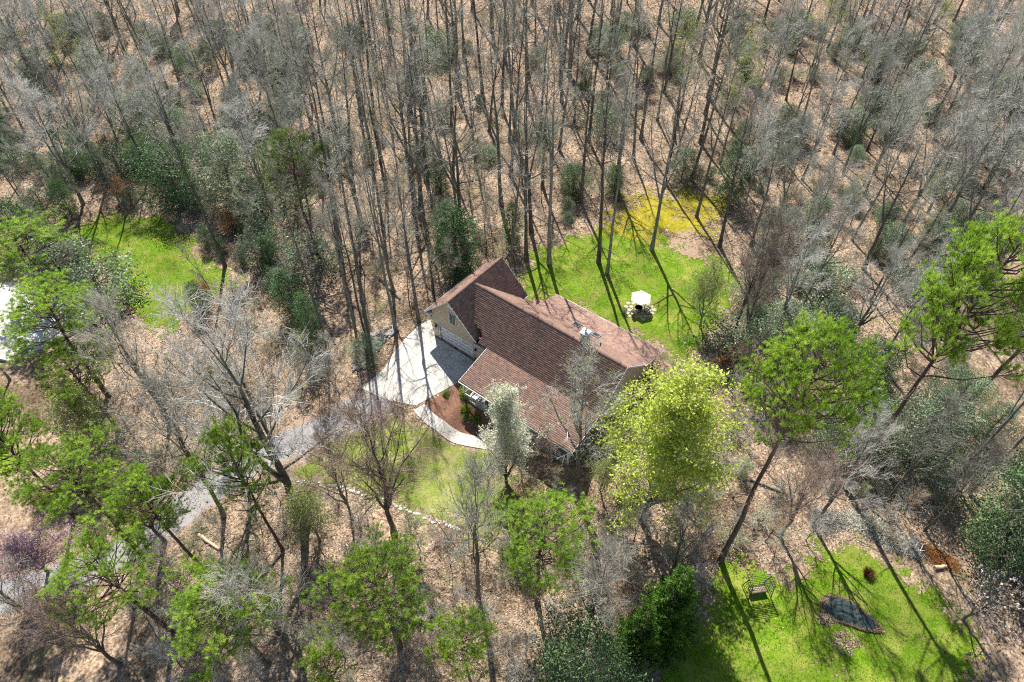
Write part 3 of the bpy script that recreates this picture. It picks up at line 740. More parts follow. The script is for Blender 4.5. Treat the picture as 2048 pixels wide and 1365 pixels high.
# skylights and vent pipe on the low rear roof
sl = (RE_Z - RB_Z) / (RE_V - RB_V)
for u_ in (13.75, 16.4):
    def zz(v): return RB_Z + sl * (v - RB_V)
    V = []
    for dz in (0.02, 0.12):
        V += [(u_, 8.35, zz(8.35) + dz), (u_ + 0.95, 8.35, zz(8.35) + dz), (u_ + 0.95, 9.15, zz(9.15) + dz), (u_, 9.15, zz(9.15) + dz)]
    sk = pyd("skylight", V, [(4, 5, 6, 7), (0, 1, 5, 4), (1, 2, 6, 5), (2, 3, 7, 6), (3, 0, 4, 7)], M["sky_frame"], house)
    pyd("pane", [(u_ + 0.1, 8.45, zz(8.45) + 0.128), (u_ + 0.85, 8.45, zz(8.45) + 0.128), (u_ + 0.85, 9.05, zz(9.05) + 0.128), (u_ + 0.1, 9.05, zz(9.05) + 0.128)], [(0, 1, 2, 3)], M["glass"], sk)
g = Geo(); g.tube([(18.9, 6.2, 5.5), (18.9, 6.2, 6.35)], [0.06, 0.06], 8); link("vent_pipe", g.mesh("vent_pipe", M["black"]), house)
# porch
pf = boxo("porch_floor", (8.9, -5.0, -0.12, 23.05, -0.02, 0.05), M["deck"], house)
for k_ in range(30):
    boxo("board", (8.9 + k_ * 0.472, -5.02, 0.051, 8.9 + k_ * 0.472 + 0.455, -0.025, 0.075), M["deck"], pf)
boxo("porch_skirt", (8.92, -4.9, -1.6, 23.03, -4.84, -0.122), M["siding"], house)
posts = [9.0, 11.9, 14.9, 17.9, 20.8, 22.9]
for u_ in posts: boxo("porch_post", (u_ - 0.07, -4.99, 0.076, u_ + 0.07, -4.85, PE_Z - 0.2), M["white"], house)
boxo("porch_beam", (8.9, -5.0, PE_Z - 0.2, 23.05, -4.82, PE_Z - 0.12), M["white"], house)
for a_, b_ in zip(posts[:-1], posts[1:]):
    if a_ == 14.9: continue
    rl = boxo("railing", (a_ + 0.072, -4.95, 0.95, b_ - 0.072, -4.89, 1.02), M["white"], house)
    boxo("bottom_rail", (a_ + 0.072, -4.94, 0.16, b_ - 0.072, -4.90, 0.21), M["white"], rl)
    nb = int((b_ - a_) / 0.17)
    for k_ in range(1, nb):
        x = a_ + (b_ - a_) * k_ / nb
        boxo("baluster", (x - 0.02, -4.935, 0.212, x + 0.02, -4.905, 0.948), M["white"], rl)
rl = boxo("railing", (8.98, -4.84, 0.95, 9.04, -0.3, 1.02), M["white"], house)
for k_ in range(24): boxo("baluster", (8.99, -4.7 + k_ * 0.175, 0.076, 9.03, -4.66 + k_ * 0.175, 0.948), M["white"], rl)

# ------------------------------------------------------------------ yard things
def thing(name, label, cat, p, rz=0.0, group=None): return tag(empty(name, p, rz), label, cat, group)

bench = thing("porch_bench", "white slatted bench standing behind the porch railing", "bench", hw(10.4, -4.3, 0.076), HA)
for k_ in range(6): boxo("slat", (-0.9, -0.3 + k_ * 0.11, 0.42, 0.9, -0.21 + k_ * 0.11, 0.45), M["plastic_white"], bench)
for k_ in range(9): boxo("back_slat", (-0.85 + k_ * 0.2, 0.36, 0.45, -0.73 + k_ * 0.2, 0.39, 0.95), M["plastic_white"], bench)
for sx in (-0.86, 0.8):
    for sy in (-0.3, 0.32): boxo("leg", (sx, sy, 0, sx + 0.06, sy + 0.06, 0.418), M["plastic_white"], bench)
    boxo("armrest", (sx - 0.02, -0.32, 0.62, sx + 0.08, 0.36, 0.66), M["plastic_white"], bench)

pu = at(1278, 617)
um = thing("patio_umbrella", "cream patio umbrella open over the seats on the back lawn", "umbrella", pu, 0.35)
g = Geo(); g.tube([(0, 0, 0), (0, 0, 2.25)], [0.025, 0.025], 8); link("pole", g.mesh("pole", M["wood_pale"]), um)
g = Geo(); g.tube([(0, 0, 0), (0, 0, 0.06), (0, 0, 0.1)], [0.27, 0.25, 0.03], 14); link("base", g.mesh("base", M["black"]), um)
nr = 6; Rr = 1.32; V = [(0, 0, 2.28)]
for k_ in range(nr):
    for f_, zz_ in ((0.5, 2.06), (1.0, 1.82)):
        a = k_ * 2 * math.pi / nr; V.append((math.cos(a) * Rr * f_, math.sin(a) * Rr * f_, zz_))
for k_ in range(nr):
    a = (k_ + 0.5) * 2 * math.pi / nr; V.append((math.cos(a) * Rr * 0.855, math.sin(a) * Rr * 0.855, 1.83)); V.append((math.cos(a) * Rr * 0.43, math.sin(a) * Rr * 0.43, 2.07))
Fc = []
for k_ in range(nr):
    a, b_ = 1 + 2 * k_, 1 + 2 * ((k_ + 1) % nr); mo, mi = 1 + 2 * nr + 2 * k_, 2 + 2 * nr + 2 * k_
    Fc += [(0, a, mi), (0, mi, b_), (a, a + 1, mo, mi), (mi, mo, b_ + 1, b_)]
pyd("canopy", V, Fc, M["canvas"], um)
for k_ in range(nr):
    a = k_ * 2 * math.pi / nr; g = Geo(); g.segs([(0, 0, 2.24)], [(math.cos(a) * Rr, math.sin(a) * Rr, 1.79)], 0.012, 0.012)
    link("rib", g.mesh("rib", M["wood_pale"]), um)
g = Geo(); g.tube([(0, 0, 2.27), (0, 0, 2.36)], [0.03, 0.012], 8); link("finial", g.mesh("finial", M["wood_pale"]), um)

pat = thing("stone_patio", "small patio of uneven tan flagstones on the back lawn", "patio", (pu.x, pu.y - 0.3, 0))
rr = random.Random(3)
for iy in range(-3, 4):
    for ix in range(-3, 4):
        cx, cy = ix * 0.62 + (iy % 2) * 0.3 + rr.uniform(-.05, .05), iy * 0.56 + rr.uniform(-.05, .05)
        if (cx / 2.05) ** 2 + (cy / 1.7) ** 2 > 1: continue
        n = 6; pts = []
        for q in range(n):
            a = q * 6.283 / n + rr.uniform(-.2, .2); rad = rr.uniform(0.27, 0.34); pts.append((cx + math.cos(a) * rad, cy + math.sin(a) * rad * 0.88))
        V = [(x, y, 0.0) for x, y in pts] + [(x, y, 0.05 + rr.uniform(0, .015)) for x, y in pts]
        pyd("flagstone", V, [tuple(range(n, 2 * n))] + [(i, (i + 1) % n, n + (i + 1) % n, n + i) for i in range(n)], M["flag"], pat)

fp = thing("fire_pit", "round black metal fire pit beneath the cream umbrella", "fire pit", at(1276, 619) + Vector((0, -0.2, 0.06)))
g = Geo(); th = np.linspace(0, 2 * np.pi, 20)[:-1]
g.tube([(0, 0, 0.25), (0, 0, 0.3), (0, 0, 0.42), (0, 0, 0.5), (0, 0, 0.5), (0, 0, 0.4)], [0.1, 0.32, 0.46, 0.5, 0.42, 0.1], 18); link("bowl", g.mesh("bowl", M["black"]), fp)
for k_ in range(4):
    a = k_ * 1.57 + 0.6; g = Geo(); g.tube([(math.cos(a) * 0.38, math.sin(a) * 0.38, 0.35), (math.cos(a) * 0.48, math.sin(a) * 0.48, 0)], [0.025, 0.025], 6); link("leg", g.mesh("leg", M["black"]), fp)

def adirondack(p, rz, label):
    c_ = thing("garden_chair", label, "chair", p, rz, "wooden chairs round the fire pit")
    for k_ in range(5): boxo("seat_slat", (-0.27, -0.3 + k_ * 0.12, 0.36 - k_ * 0.02, 0.27, -0.2 + k_ * 0.12, 0.385 - k_ * 0.02), M["wood_pale"], c_)
    for k_ in range(5):
        x = -0.27 + k_ * 0.112; h = 0.95 + 0.1 * math.sin((k_ + 0.5) / 5 * 3.14)
        V = [(x, 0.26, 0.28), (x + 0.1, 0.26, 0.28), (x + 0.1, 0.55, h), (x, 0.55, h), (x, 0.285, 0.28), (x + 0.1, 0.285, 0.28), (x + 0.1, 0.575, h), (x, 0.575, h)]
        pyd("back_slat", V, [(0, 1, 2, 3), (7, 6, 5, 4), (0, 4, 5, 1), (1, 5, 6, 2), (2, 6, 7, 3), (3, 7, 4, 0)], M["wood_pale"], c_)
    for sx in (-0.36, 0.28):
        boxo("armrest", (sx - 0.02, -0.36, 0.56, sx + 0.1, 0.4, 0.585), M["wood_pale"], c_)
        boxo("leg", (sx, -0.34, 0.0, sx + 0.08, -0.26, 0.558), M["wood_pale"], c_)
        boxo("leg", (sx, 0.28, 0.0, sx + 0.08, 0.34, 0.558), M["wood_pale"], c_)
adirondack(at(1290, 624) + Vector((0.1, 0, 0.06)), R(-115), "slatted wooden garden chair right of the fire pit")
adirondack(at(1268, 628) + Vector((0, 0, 0.06)), R(150), "slatted wooden garden chair at the near side of the fire pit")

# riprap bank beside the driveway: loose stones
import bmesh
def rock_mesh(seed, name="stone"):
    bm = bmesh.new(); bmesh.ops.create_icosphere(bm, subdivisions=1, radius=1.0); r_ = random.Random(seed)
    for v in bm.verts: v.co = Vector((v.co.x * 1.15, v.co.y * 0.9, v.co.z * 0.65)) * r_.uniform(0.72, 1.15)
    me = bpy.data.meshes.new(name); bm.to_mesh(me); bm.free(); me.materials.append(M["stone"]); return me
rocks = [rock_mesh(k_) for k_ in range(7)]
rocks_w = []
for k_ in range(4):
    me = rock_mesh(20 + k_); me.materials.clear(); me.materials.append(M["stone_white"]); rocks_w.append(me)
rip = thing("rock_bank", "bank of loose grey stones along the left side of the driveway", "rocks", at(720, 705))
rip_poly = pxpoly([(703, 700), (735, 672), (790, 650), (797, 662), (768, 685), (748, 712), (722, 748), (705, 742)])
P = np.array(rip_poly); cnt = 0
while cnt < 260:
    x, y = rs.uniform(P[:, 0].min(), P[:, 0].max()), rs.uniform(P[:, 1].min(), P[:, 1].max())
    if not inside(rip_poly, np.array([x]), np.array([y]))[0]: continue
    o = link("stone", rocks[cnt % 7], rip, (x - rip.location.x, y - rip.location.y, float(gz(x, y)) - rip.location.z + rs.uniform(0.02, 0.22)), rs.uniform(0, 6.3))
    s_ = rs.uniform(0.13, 0.34); o.scale = (s_, s_, s_ * 1.0); cnt += 1
# pale stone edging of the front lawn
edg = thing("stone_edging", "line of pale stones edging the front lawn above the woods", "edging", at(700, 972))
ep = np.array([tuple(at(*q)[:2]) for q in ((592, 962), (640, 970), (690, 978), (740, 994), (790, 1012), (830, 1028), (870, 1044), (920, 1062))])
d = np.concatenate([[0], np.cumsum(np.linalg.norm(np.diff(ep, axis=0), axis=1))])
for k_, s_ in enumerate(np.arange(0, d[-1], 0.34)):
    x, y = np.interp(s_, d, ep[:, 0]) + rs.normal() * 0.1, np.interp(s_, d, ep[:, 1]) + rs.normal() * 0.1
    o = link("stone", rocks_w[k_ % 4], edg, (x - edg.location.x, y - edg.location.y, float(gz(x, y)) - edg.location.z + 0.05), rs.uniform(0, 6.3)); q = rs.uniform(0.13, 0.24); o.scale = (q, q, q)

# covered pond in the lower lawn
pp = at(1695, 1228)
pond = thing("covered_pond", "dark green pond liner wrinkled in a leaf rimmed hollow of the lawn", "pond", pp)
n = 60; th = np.linspace(0, 2 * np.pi, n + 1)[:-1]
def pond_r(t): return 1.0 + 0.12 * np.sin(2 * t + 0.6) + 0.07 * np.sin(3 * t + 2) + 0.04 * np.sin(5 * t)
rings = np.linspace(0, 1, 26); V = []
for rr_ in rings:
    x = np.cos(th) * pond_r(th) * rr_ * 2.15; y = np.sin(th) * pond_r(th) * rr_ * 1.15
    ca, sa = math.cos(R(-35)), math.sin(R(-35)); X_, Y_ = x * ca - y * sa, x * sa + y * ca
    fold = 0.11 * np.sin(X_ * 2.2 + Y_ * 3.9 + 2.4 * np.sin(X_ * 1.3 + 0.7) + 1.7 * np.sin(Y_ * 2.3)) + 0.05 * np.sin(Y_ * 5.1 - X_ * 3.3 + 2 * np.sin(X_ * 3.1 - Y_)) + 0.05 * np.abs(np.sin(X_ * 7 + 3 * np.sin(Y_ * 3.3 + X_))) + rs.normal(size=n) * 0.022
    V.append(np.stack([X_, Y_, 0.12 - 0.10 * (1 - rr_ ** 2) + np.abs(fold) * (1 - rr_ ** 4) + 0.02], 1))
V = np.concatenate(V); Q = []
for a in range(len(rings) - 1):
    for b_ in range(n): Q.append((a * n + b_, a * n + (b_ + 1) % n, (a + 1) * n + (b_ + 1) % n, (a + 1) * n + b_))
g = Geo(); g.quads(V, Q); link("liner", g.mesh("liner", M["tarp"], True), pond)
g = Geo(); nl = 2600; t_ = rs.uniform(0, 6.28, nl); q = rs.normal(1.0, 0.05, nl) + 0.10 * np.sin(3 * t_ + 1) * np.abs(rs.normal(size=nl)); x = np.cos(t_) * pond_r(t_) * q * 2.15; y = np.sin(t_) * pond_r(t_) * q * 1.15
g.leaves(np.stack([x * ca - y * sa, x * sa + y * ca, 0.12 + rs.uniform(0, 0.06, nl)], 1), 0.065, rs, rs.uniform(0, .45, nl), flat=0.5)
tag(link("leaf_rim", g.mesh("leaf_rim", M["leaf_bits"]), pond), kind="stuff")
def leaf_heap(px, py, rad, label, n=700, hh=0.25):
    p = at(px, py); g = Geo(); a = rs.uniform(0, 6.28, n); r_ = rad * np.sqrt(rs.uniform(0, 1, n)) * (1 + 0.3 * np.sin(2 * a + px) + 0.2 * np.sin(5 * a + py)) + rs.normal(0, 0.12, n)
    g.leaves(np.stack([np.cos(a) * r_, np.sin(a) * r_ * 0.8, 0.03 + hh * (1 - (r_ / rad) ** 2) * rs.uniform(0.5, 1, n)], 1), 0.08, rs, rs.uniform(0, .8, n), flat=0.5)
    o = link("leaf_heap", g.mesh("leaf_heap", M["leaf_bits"]), None, p); tag(o, label, "leaf heap")
leaf_heap(1650, 1240, 0.75, "small heap of brown leaves left of the covered pond")
leaf_heap(1690, 1285, 1.3, "wide scatter of brown leaves below the covered pond", 900, 0.07)
# dry ornamental grass clump
g = Geo(); N = 700; C = np.zeros((N, 3)); a = rs.uniform(0, 6.28, N); r_ = rs.uniform(0, 0.2, N); C[:, 0] = np.cos(a) * r_; C[:, 1] = np.sin(a) * r_
D = np.stack([np.cos(a) * rs.uniform(0.1, 0.6, N), np.sin(a) * rs.uniform(0.1, 0.6, N), rs.uniform(0.4, 0.75, N)], 1)
g.segs(C, C + D, 0.012, 0.003, rs.uniform(0, 1, N)); tag(link("dry_grass_clump", g.mesh("dry_grass_clump", M["rust"]), None, at(1735, 1150)), "round dry brown grass clump on the lower lawn", "grass clump")

# garden swing of dark iron under the pine
sw = thing("garden_swing", "dark iron garden swing with slatted sides under the leaning pine", "swing", at(1512, 1185), R(8))
def rod(par, name, p0, p1, r_=0.03, m="iron"):
    g = Geo(); g.tube([p0, p1], [r_, r_], 6); return link(name, g.mesh(name, M[m]), par)
for sx in (-1.05, 1.05):
    for sy in (-0.75, 0.75): rod(sw, "leg", (sx, sy, 0), (sx * 0.96, sy * 0.55, 2.05), 0.04)
    sd = rod(sw, "side_rail", (sx * 0.97, -0.5, 1.6), (sx * 0.97, 0.5, 1.6))
    rod(sd, "side_rail", (sx, -0.68, 0.45), (sx, 0.68, 0.45))
    for k_ in range(5): rod(sd, "bar", (sx, -0.45 + k_ * 0.22, 0.45), (sx * 0.97, -0.36 + k_ * 0.18, 1.6), 0.016)
    rod(sw, "top_rail", (sx * 0.96, -0.62, 2.06), (sx * 0.96, 0.62, 2.06), 0.035)
for k_ in range(9): rod(sw, "canopy_slat", (-1.15, -0.6 + k_ * 0.15, 2.1), (1.15, -0.6 + k_ * 0.15, 2.1), 0.024)
st = boxo("seat", (-0.8, -0.3, 0.48, 0.8, 0.25, 0.53), M["iron"], sw)
boxo("cushion", (-0.76, -0.28, 0.532, 0.76, 0.22, 0.62), M["cushion"], st)
for k_ in range(11): boxo("back_slat", (-0.78 + k_ * 0.145, 0.26, 0.53, -0.72 + k_ * 0.145, 0.29, 1.05), M["iron"], sw)
for sx in (-0.8, 0.8):
    for sy in (-0.28, 0.25): rod(sw, "chain", (sx, sy, 0.53), (sx, 0, 2.07), 0.012)

# brush pile, logs and a discarded plastic chair at the edge of the lower lawn
def brush(px, py, rx, ry, n, hmax, mat, label, rz, name="brush_pile"):
    p = at(px, py); g = Geo(); a = rs.uniform(0, 6.28, n); r_ = np.sqrt(rs.uniform(0, 1, n))
    C = np.stack([np.cos(a) * r_ * rx, np.sin(a) * r_ * ry, rs.uniform(0.02, 1, n) * hmax * (1.05 - r_)], 1); b_ = rs.uniform(0, 6.28, n); L = rs.uniform(0.3, 1.3, n)
    D = np.stack([np.cos(b_) * L, np.sin(b_) * L, rs.normal(0, 0.18, n) * L], 1)
    D[:, 2] = np.maximum(D[:, 2], -C[:, 2] * 0.9)
    g.segs(C - D * 0.5 * [1, 1, 0], C + D * 0.5, rs.uniform(0.012, 0.035, n), 0.008, rs.uniform(0, 1, n))
    tag(link(name, g.mesh(name, mat), None, p, rz), label, "brush pile")
brush(1768, 1068, 3.9, 1.25, 1500, 0.7, M["twig"], "long pile of grey cut branches along the lower lawn's upper edge", R(-35))
brush(1868, 1112, 2.2, 0.8, 700, 0.6, M["rust"], "heap of rusty brown cut boughs right of the discarded chair", R(-35))
brush(1660, 1040, 2.0, 1.0, 500, 0.4, M["twig"], "low scatter of grey sticks left of the long branch pile", R(-10))
pc = thing("plastic_chair", "white plastic chair frame lying tipped over in the branch pile", "chair", at(1828, 1096) + Vector((0, 0, 0.35)), R(-35))
for a_, b_ in (((-0.45, -0.3, 0), (0.45, -0.3, 0.1)), ((-0.45, 0.3, 0.25), (0.45, 0.3, 0.35))): rod(pc, "frame_rail", a_, b_, 0.035, "plastic_white")
for a_, b_ in (((0.45, -0.3, 0.1), (0.45, 0.3, 0.35)), ((0, -0.3, 0.05), (0, 0.3, 0.3)), ((-0.45, -0.3, 0), (-0.45, 0.3, 0.25))): rod(pc, "cross_rail", a_, b_, 0.035, "plastic_white")
for a_, b_ in (((0.45, 0.3, 0.35), (0.7, 0.5, 0.6)), ((0.45, -0.3, 0.1), (0.72, -0.25, 0.4)), ((-0.45, 0.3, 0.25), (-0.4, 0.6, 0.5))): rod(pc, "leg", a_, b_, 0.03, "plastic_white")

def log(a, b, r_, mat, label, dz=0.0):
    p, q = at(*a), at(*b); g = Geo(); P = np.linspace((0, 0, r_ + dz), ((q - p).x, (q - p).y, r_ * 0.8 + dz), 6); P[1:-1] += rs.normal(size=(4, 3)) * [0.04, 0.04, 0]
    g.tube(P, np.linspace(r_, r_ * 0.8, 6), 8)
    for e_ in (0, -1):
        g.tube([P[e_], P[e_] + (P[e_] - P[2]) * 0.002], [r_ * (1 if e_ == 0 else .8), 0.001], 8)
    tag(link("fallen_log", g.mesh("fallen_log", M[mat]), None, p), label, "log")
log((398, 1072), (440, 1100), 0.17, "cut_wood", "short pale barkless log lying beside the asphalt drive")
log((296, 1228), (322, 1275), 0.2, "cut_wood", "pale barkless log between the pines at lower left")
log((318, 1270), (352, 1252), 0.12, "cut_wood", "thin pale branch propped against the barkless log")
log((1716, 1022), (1745, 1012), 0.12, "bark_pale", "grey log lying upslope of the branch pile")
log((1745, 1022), (1775, 1046), 0.12, "bark", "dark log lying downslope towards the branch pile")
log((1868, 1138), (1890, 1134), 0.2, "cut_wood", "stubby sawn log at the right end of the brush")

for k_, (a_, b_, place_) in enumerate([((560, 300), (640, 322), "among trunks at upper left"), ((880, 330), (950, 318), "in the woods straight above the garage"), ((1120, 250), (1190, 262), "in the open woods above the back lawn"), ((1560, 330), (1640, 300), "in the woods right of the moss"), ((1700, 560), (1770, 590), "between the wide bare tree and big pine"), ((300, 250), (360, 236), "above the dark holly at left"), ((760, 560), (800, 600), "left of the garage roof"), ((1500, 960), (1560, 985), "beside the leaning pine's trunk"), ((560, 1110), (520, 1160), "in the near woods below the wide bare tree")]):
    log(a_, b_, 0.16, "bark_pale" if k_ % 2 else "bark", "fallen grey trunk lying " + place_)
# ------------------------------------------------------------------ plants: builders
def finish(gt, gc, bark, mats):
    V = np.concatenate(gc.v); top = np.percentile(V[:, 2], 99.7)
    c0 = np.median(V[:, :2], 0); rad = np.percentile(np.hypot(V[:, 0] - c0[0], V[:, 1] - c0[1]), 96)
    return gt.mesh("trunk", bark, True), gc.mesh("crown", mats), float(top), float(rad)

def unit(v): return v / (np.linalg.norm(v) + 1e-9)

def rot_dir(d, ang, az):
    d = unit(d); ref = np.array([1., 0, 0]) if abs(d[2]) > 0.8 else np.array([0, 0, 1.])
    a = unit(np.cross(d, ref)); b = np.cross(d, a)
    return unit(d * math.cos(ang) + (a * math.cos(az) + b * math.sin(az)) * math.sin(ang))

def bare(seed, H, r0, cb, nl, ang, ll, nb=7, nt=7, twl=1.0, bark="bark", twig="twig", forks=0, tr=0.011, upc=0.35, curl=0.05, tips=None, lean=0.03, tw2=True):
    """leafless tree: returns (trunk mesh, crown mesh, twig points)"""
    rng = np.random.RandomState(seed)
    gt, gc = Geo(), Geo()
    n = 14
    z = np.linspace(0, H, n)
    bx, by = np.cumsum(rng.normal(0, curl, n)) , np.cumsum(rng.normal(0, curl, n)); bx -= bx[0]; by -= by[0]
    bx += z * rng.normal(0, lean); by += z * rng.normal(0, lean)
    T = np.stack([bx, by, z], 1)
    rad = r0 * (1 - 0.93 * (z / H) ** 1.15); rad[0] *= 1.45; rad[1] *= 1.06
    gt.tube(T, rad, 8)
    S0, S1, RA, RB_, pts = [], [], [], [], []
    def add(a, b, ra, rb): S0.append(a); S1.append(b); RA.append(ra); RB_.append(rb)
    def trunk_at(f):
        x = f * (n - 1); i = min(int(x), n - 2); q = x - i
        return T[i] * (1 - q) + T[i + 1] * q, rad[i] * (1 - q) + rad[i + 1] * q
    stems = []
    az = rng.uniform(0, 6.28)
    for i in range(nl):
        x = (i + rng.uniform(0, 0.8)) / nl
        f = cb + (0.985 - cb) * x
        p, tr_ = trunk_at(f); az += 2.4 + rng.normal(0, 0.4)
        stems.append((p, min(tr_ * 0.62, r0 * 0.40), az, ang * (1.12 - 0.55 * x) + rng.normal(0, 0.1), ll * H * (1.05 - 0.6 * x) * rng.uniform(0.7, 1.2)))
    for i in range(forks):
        f = cb * rng.uniform(0.75, 1.0); p, tr_ = trunk_at(f); stems.append((p, tr_ * 0.75, rng.uniform(0, 6.28), rng.uniform(0.25, 0.45), H * (1 - f) * rng.uniform(0.7, 0.9)))
    for p, r1, a_, an, L in stems:
        d = np.array([math.cos(a_) * math.sin(an), math.sin(a_) * math.sin(an), math.cos(an)])
        m_ = 7; P = [p]; step = L / (m_ - 1)
        for k in range(m_ - 1):
            d = unit(d + np.array([0, 0, upc * 0.35]) + rng.normal(0, 0.11, 3)); P.append(P[-1] + d * step)
        P = np.array(P); rr_ = np.maximum(r1 * (1 - 0.9 * np.linspace(0, 1, m_)), tr * 1.1)
        gt.tube(P, rr_, 5)
        for j in range(nb):
            s = 0.22 + 0.78 * (j + rng.uniform(0, 0.9)) / nb; s = min(s, 0.99)
            x = s * (m_ - 1); i0 = min(int(x), m_ - 2); q = x - i0
            bp = P[i0] * (1 - q) + P[i0 + 1] * q; bd = unit(P[i0 + 1] - P[i0]); br = rr_[i0] * 0.6
            bd = rot_dir(bd, rng.uniform(0.45, 0.95), rng.uniform(0, 6.28)); bd = unit(bd + [0, 0, upc * 0.6])
            bl = max(0.8, L * 0.42 * (1.1 - 0.6 * s) * rng.uniform(0.6, 1.3))
            k3 = 4; Q = [bp]
            for k in range(k3):
                bd = unit(bd + rng.normal(0, 0.17, 3) + [0, 0, 0.07]); nx_ = Q[-1] + bd * bl / k3
                add(Q[-1], nx_, max(br * (1 - k / k3), tr), max(br * (1 - (k + 1) / k3), tr * 0.9)); Q.append(nx_)
            for k in range(nt):
                s2 = (0.25 + 0.75 * (k + rng.uniform(0, 1)) / nt) * k3; i2 = min(int(s2), k3 - 1); q2 = s2 - i2
                tp = Q[i2] * (1 - q2) + Q[i2 + 1] * q2; td = rot_dir(Q[i2 + 1] - Q[i2], rng.uniform(0.4, 0.9), rng.uniform(0, 6.28)); td = unit(td + [0, 0, upc * 0.5])
                tl = twl * rng.uniform(0.5, 1.3); mid = tp + td * tl * 0.5; td2 = unit(td + rng.normal(0, 0.25, 3)); e_ = mid + td2 * tl * 0.5
                add(tp, mid, tr * 0.9, tr * 0.7); add(mid, e_, tr * 0.7, tr * 0.4); pts.append(mid); pts.append(e_)
                if tw2:
                    td3 = rot_dir(td, rng.uniform(0.5, 0.9), rng.uniform(0, 6.28)); add(mid, mid + td3 * tl * 0.5, tr * 0.6, tr * 0.35); pts.append(mid + td3 * tl * 0.5)
    t = np.clip(rng.normal(0.5, 0.22, len(S0)), 0, 1)
    gc.segs(S0, S1, np.array(RA), np.array(RB_), t)
    pts = np.array(pts)
    mats = [M[twig]]
    if tips:
        for (mat, cnt, size, spread, t0, t1) in tips:
            mats.append(M[mat]); idx = rng.randint(0, len(pts), cnt)
            gc.leaves(pts[idx] + rng.normal(0, spread, (cnt, 3)), size * rng.uniform(0.6, 1.3, cnt), rng, rng.uniform(t0, t1, cnt), m=len(mats) - 1, aspect=0.6)
    return finish(gt, gc, M[bark], mats)

def pine(seed, H, r0, depth, W, puffs=46, mat="needle", per=26, droop=0.0, openness=0.0):
    """pine: long bare trunk, crown of needle puffs held on limbs that fill a lumpy dome (depth: crown share of the height)"""
    rng = np.random.RandomState(seed)
    gt, gc = Geo(), Geo(); n = 12
    z = np.linspace(0, H * 0.97, n); bx, by = np.cumsum(rng.normal(0, 0.07, n)), np.cumsum(rng.normal(0, 0.07, n)); bx -= bx[0]; by -= by[0]
    T = np.stack([bx, by, z], 1); rad = r0 * (1 - 0.86 * (z / H) ** 1.1); rad[0] *= 1.3
    gt.tube(T, rad, 9)
    def trunk_at(zz):
        return np.array([np.interp(zz, z, bx), np.interp(zz, z, by), zz]), np.interp(zz, z, rad)
    c0 = np.array([np.interp(H * (1 - depth / 2), z, bx), np.interp(H * (1 - depth / 2), z, by), H * (1 - depth / 2)])
    C, AX, TT, S0, S1, RA, RB_ = [], [], [], [], [], [], []
    ga = rng.uniform(0, 6.28)
    for i in range(puffs):
        zz = 1 - 1.55 * (i + 0.5) / puffs                        # from the top down to the lower flank
        ga += 2.39996 + rng.normal(0, 0.25)
        rr = math.sqrt(max(0.02, 1 - zz * zz)); lob = 1 + 0.22 * math.sin(3 * ga + seed) + rng.normal(0, 0.12)
        shell = rng.uniform(0.45, 1.0) ** 0.5
        e = c0 + np.array([math.cos(ga) * rr * W * lob * shell, math.sin(ga) * rr * W * lob * shell, zz * depth * H / 2 * (0.75 + 0.25 * shell) + rng.normal(0, 0.35)])
        e[2] = min(e[2], H * 0.985)
        hd = math.hypot(e[0] - c0[0], e[1] - c0[1])
        p, r1 = trunk_at(max(H * (1 - depth) * 0.9, e[2] - hd * rng.uniform(0.45, 0.8) - 0.3))
        mid = p * 0.5 + e * 0.5 + np.array([0, 0, -0.10 * hd]) + rng.normal(0, 0.15, 3)
        q1 = p * 0.78 + mid * 0.22 + rng.normal(0, 0.05, 3)
        gt.tube([p, q1, mid, e], [min(r1 * 0.45, 0.09), 0.06, 0.045, 0.02], 5)
        if rng.uniform() < openness and zz < 0.3: continue
        tone = rng.uniform(0.25, 0.8); pr = rng.uniform(0.5, 0.95) * (0.8 + 0.2 * W / 4)
        for k in range(per):
            o = rng.normal(0, 1, 3) * [pr * 0.62, pr * 0.62, pr * 0.36]; c = e + o
            S0.append(e * 0.75 + mid * 0.25 + o * 0.2); S1.append(c); RA.append(0.014); RB_.append(0.008)
            C.append(c); AX.append(unit(np.array([o[0] * 0.5, o[1] * 0.5, 0.85]))); TT.append(np.clip(tone + rng.normal(0, 0.12), 0, 1))
    gc.segs(S0, S1, np.array(RA), np.array(RB_), rng.uniform(0.2, 0.8, len(S0)))
    gc.tufts(C, AX, 30, 0.29, 0.015, 0.6, rng, np.array(TT), 1)
    for k in range(9):                                            # dead lower branches
        zz = H * (1 - depth) * rng.uniform(0.5, 1.05); p, r1 = trunk_at(zz); a = rng.uniform(0, 6.28); L = rng.uniform(0.8, 2.4)
        e_ = p + np.array([math.cos(a), math.sin(a), rng.uniform(-0.2, 0.3)]) * L
        gt.tube([p, (p + e_) / 2 + rng.normal(0, 0.1, 3), e_], [0.04, 0.025, 0.012], 4)
        gc.segs([(p + e_) / 2] * 3 + [e_] * 2, [e_ + rng.normal(0, 0.4, 3) for _ in range(5)], 0.014, 0.007, 0.8)
    return finish(gt, gc, M["bark_pine"], [M["pine_twig"], M[mat]])

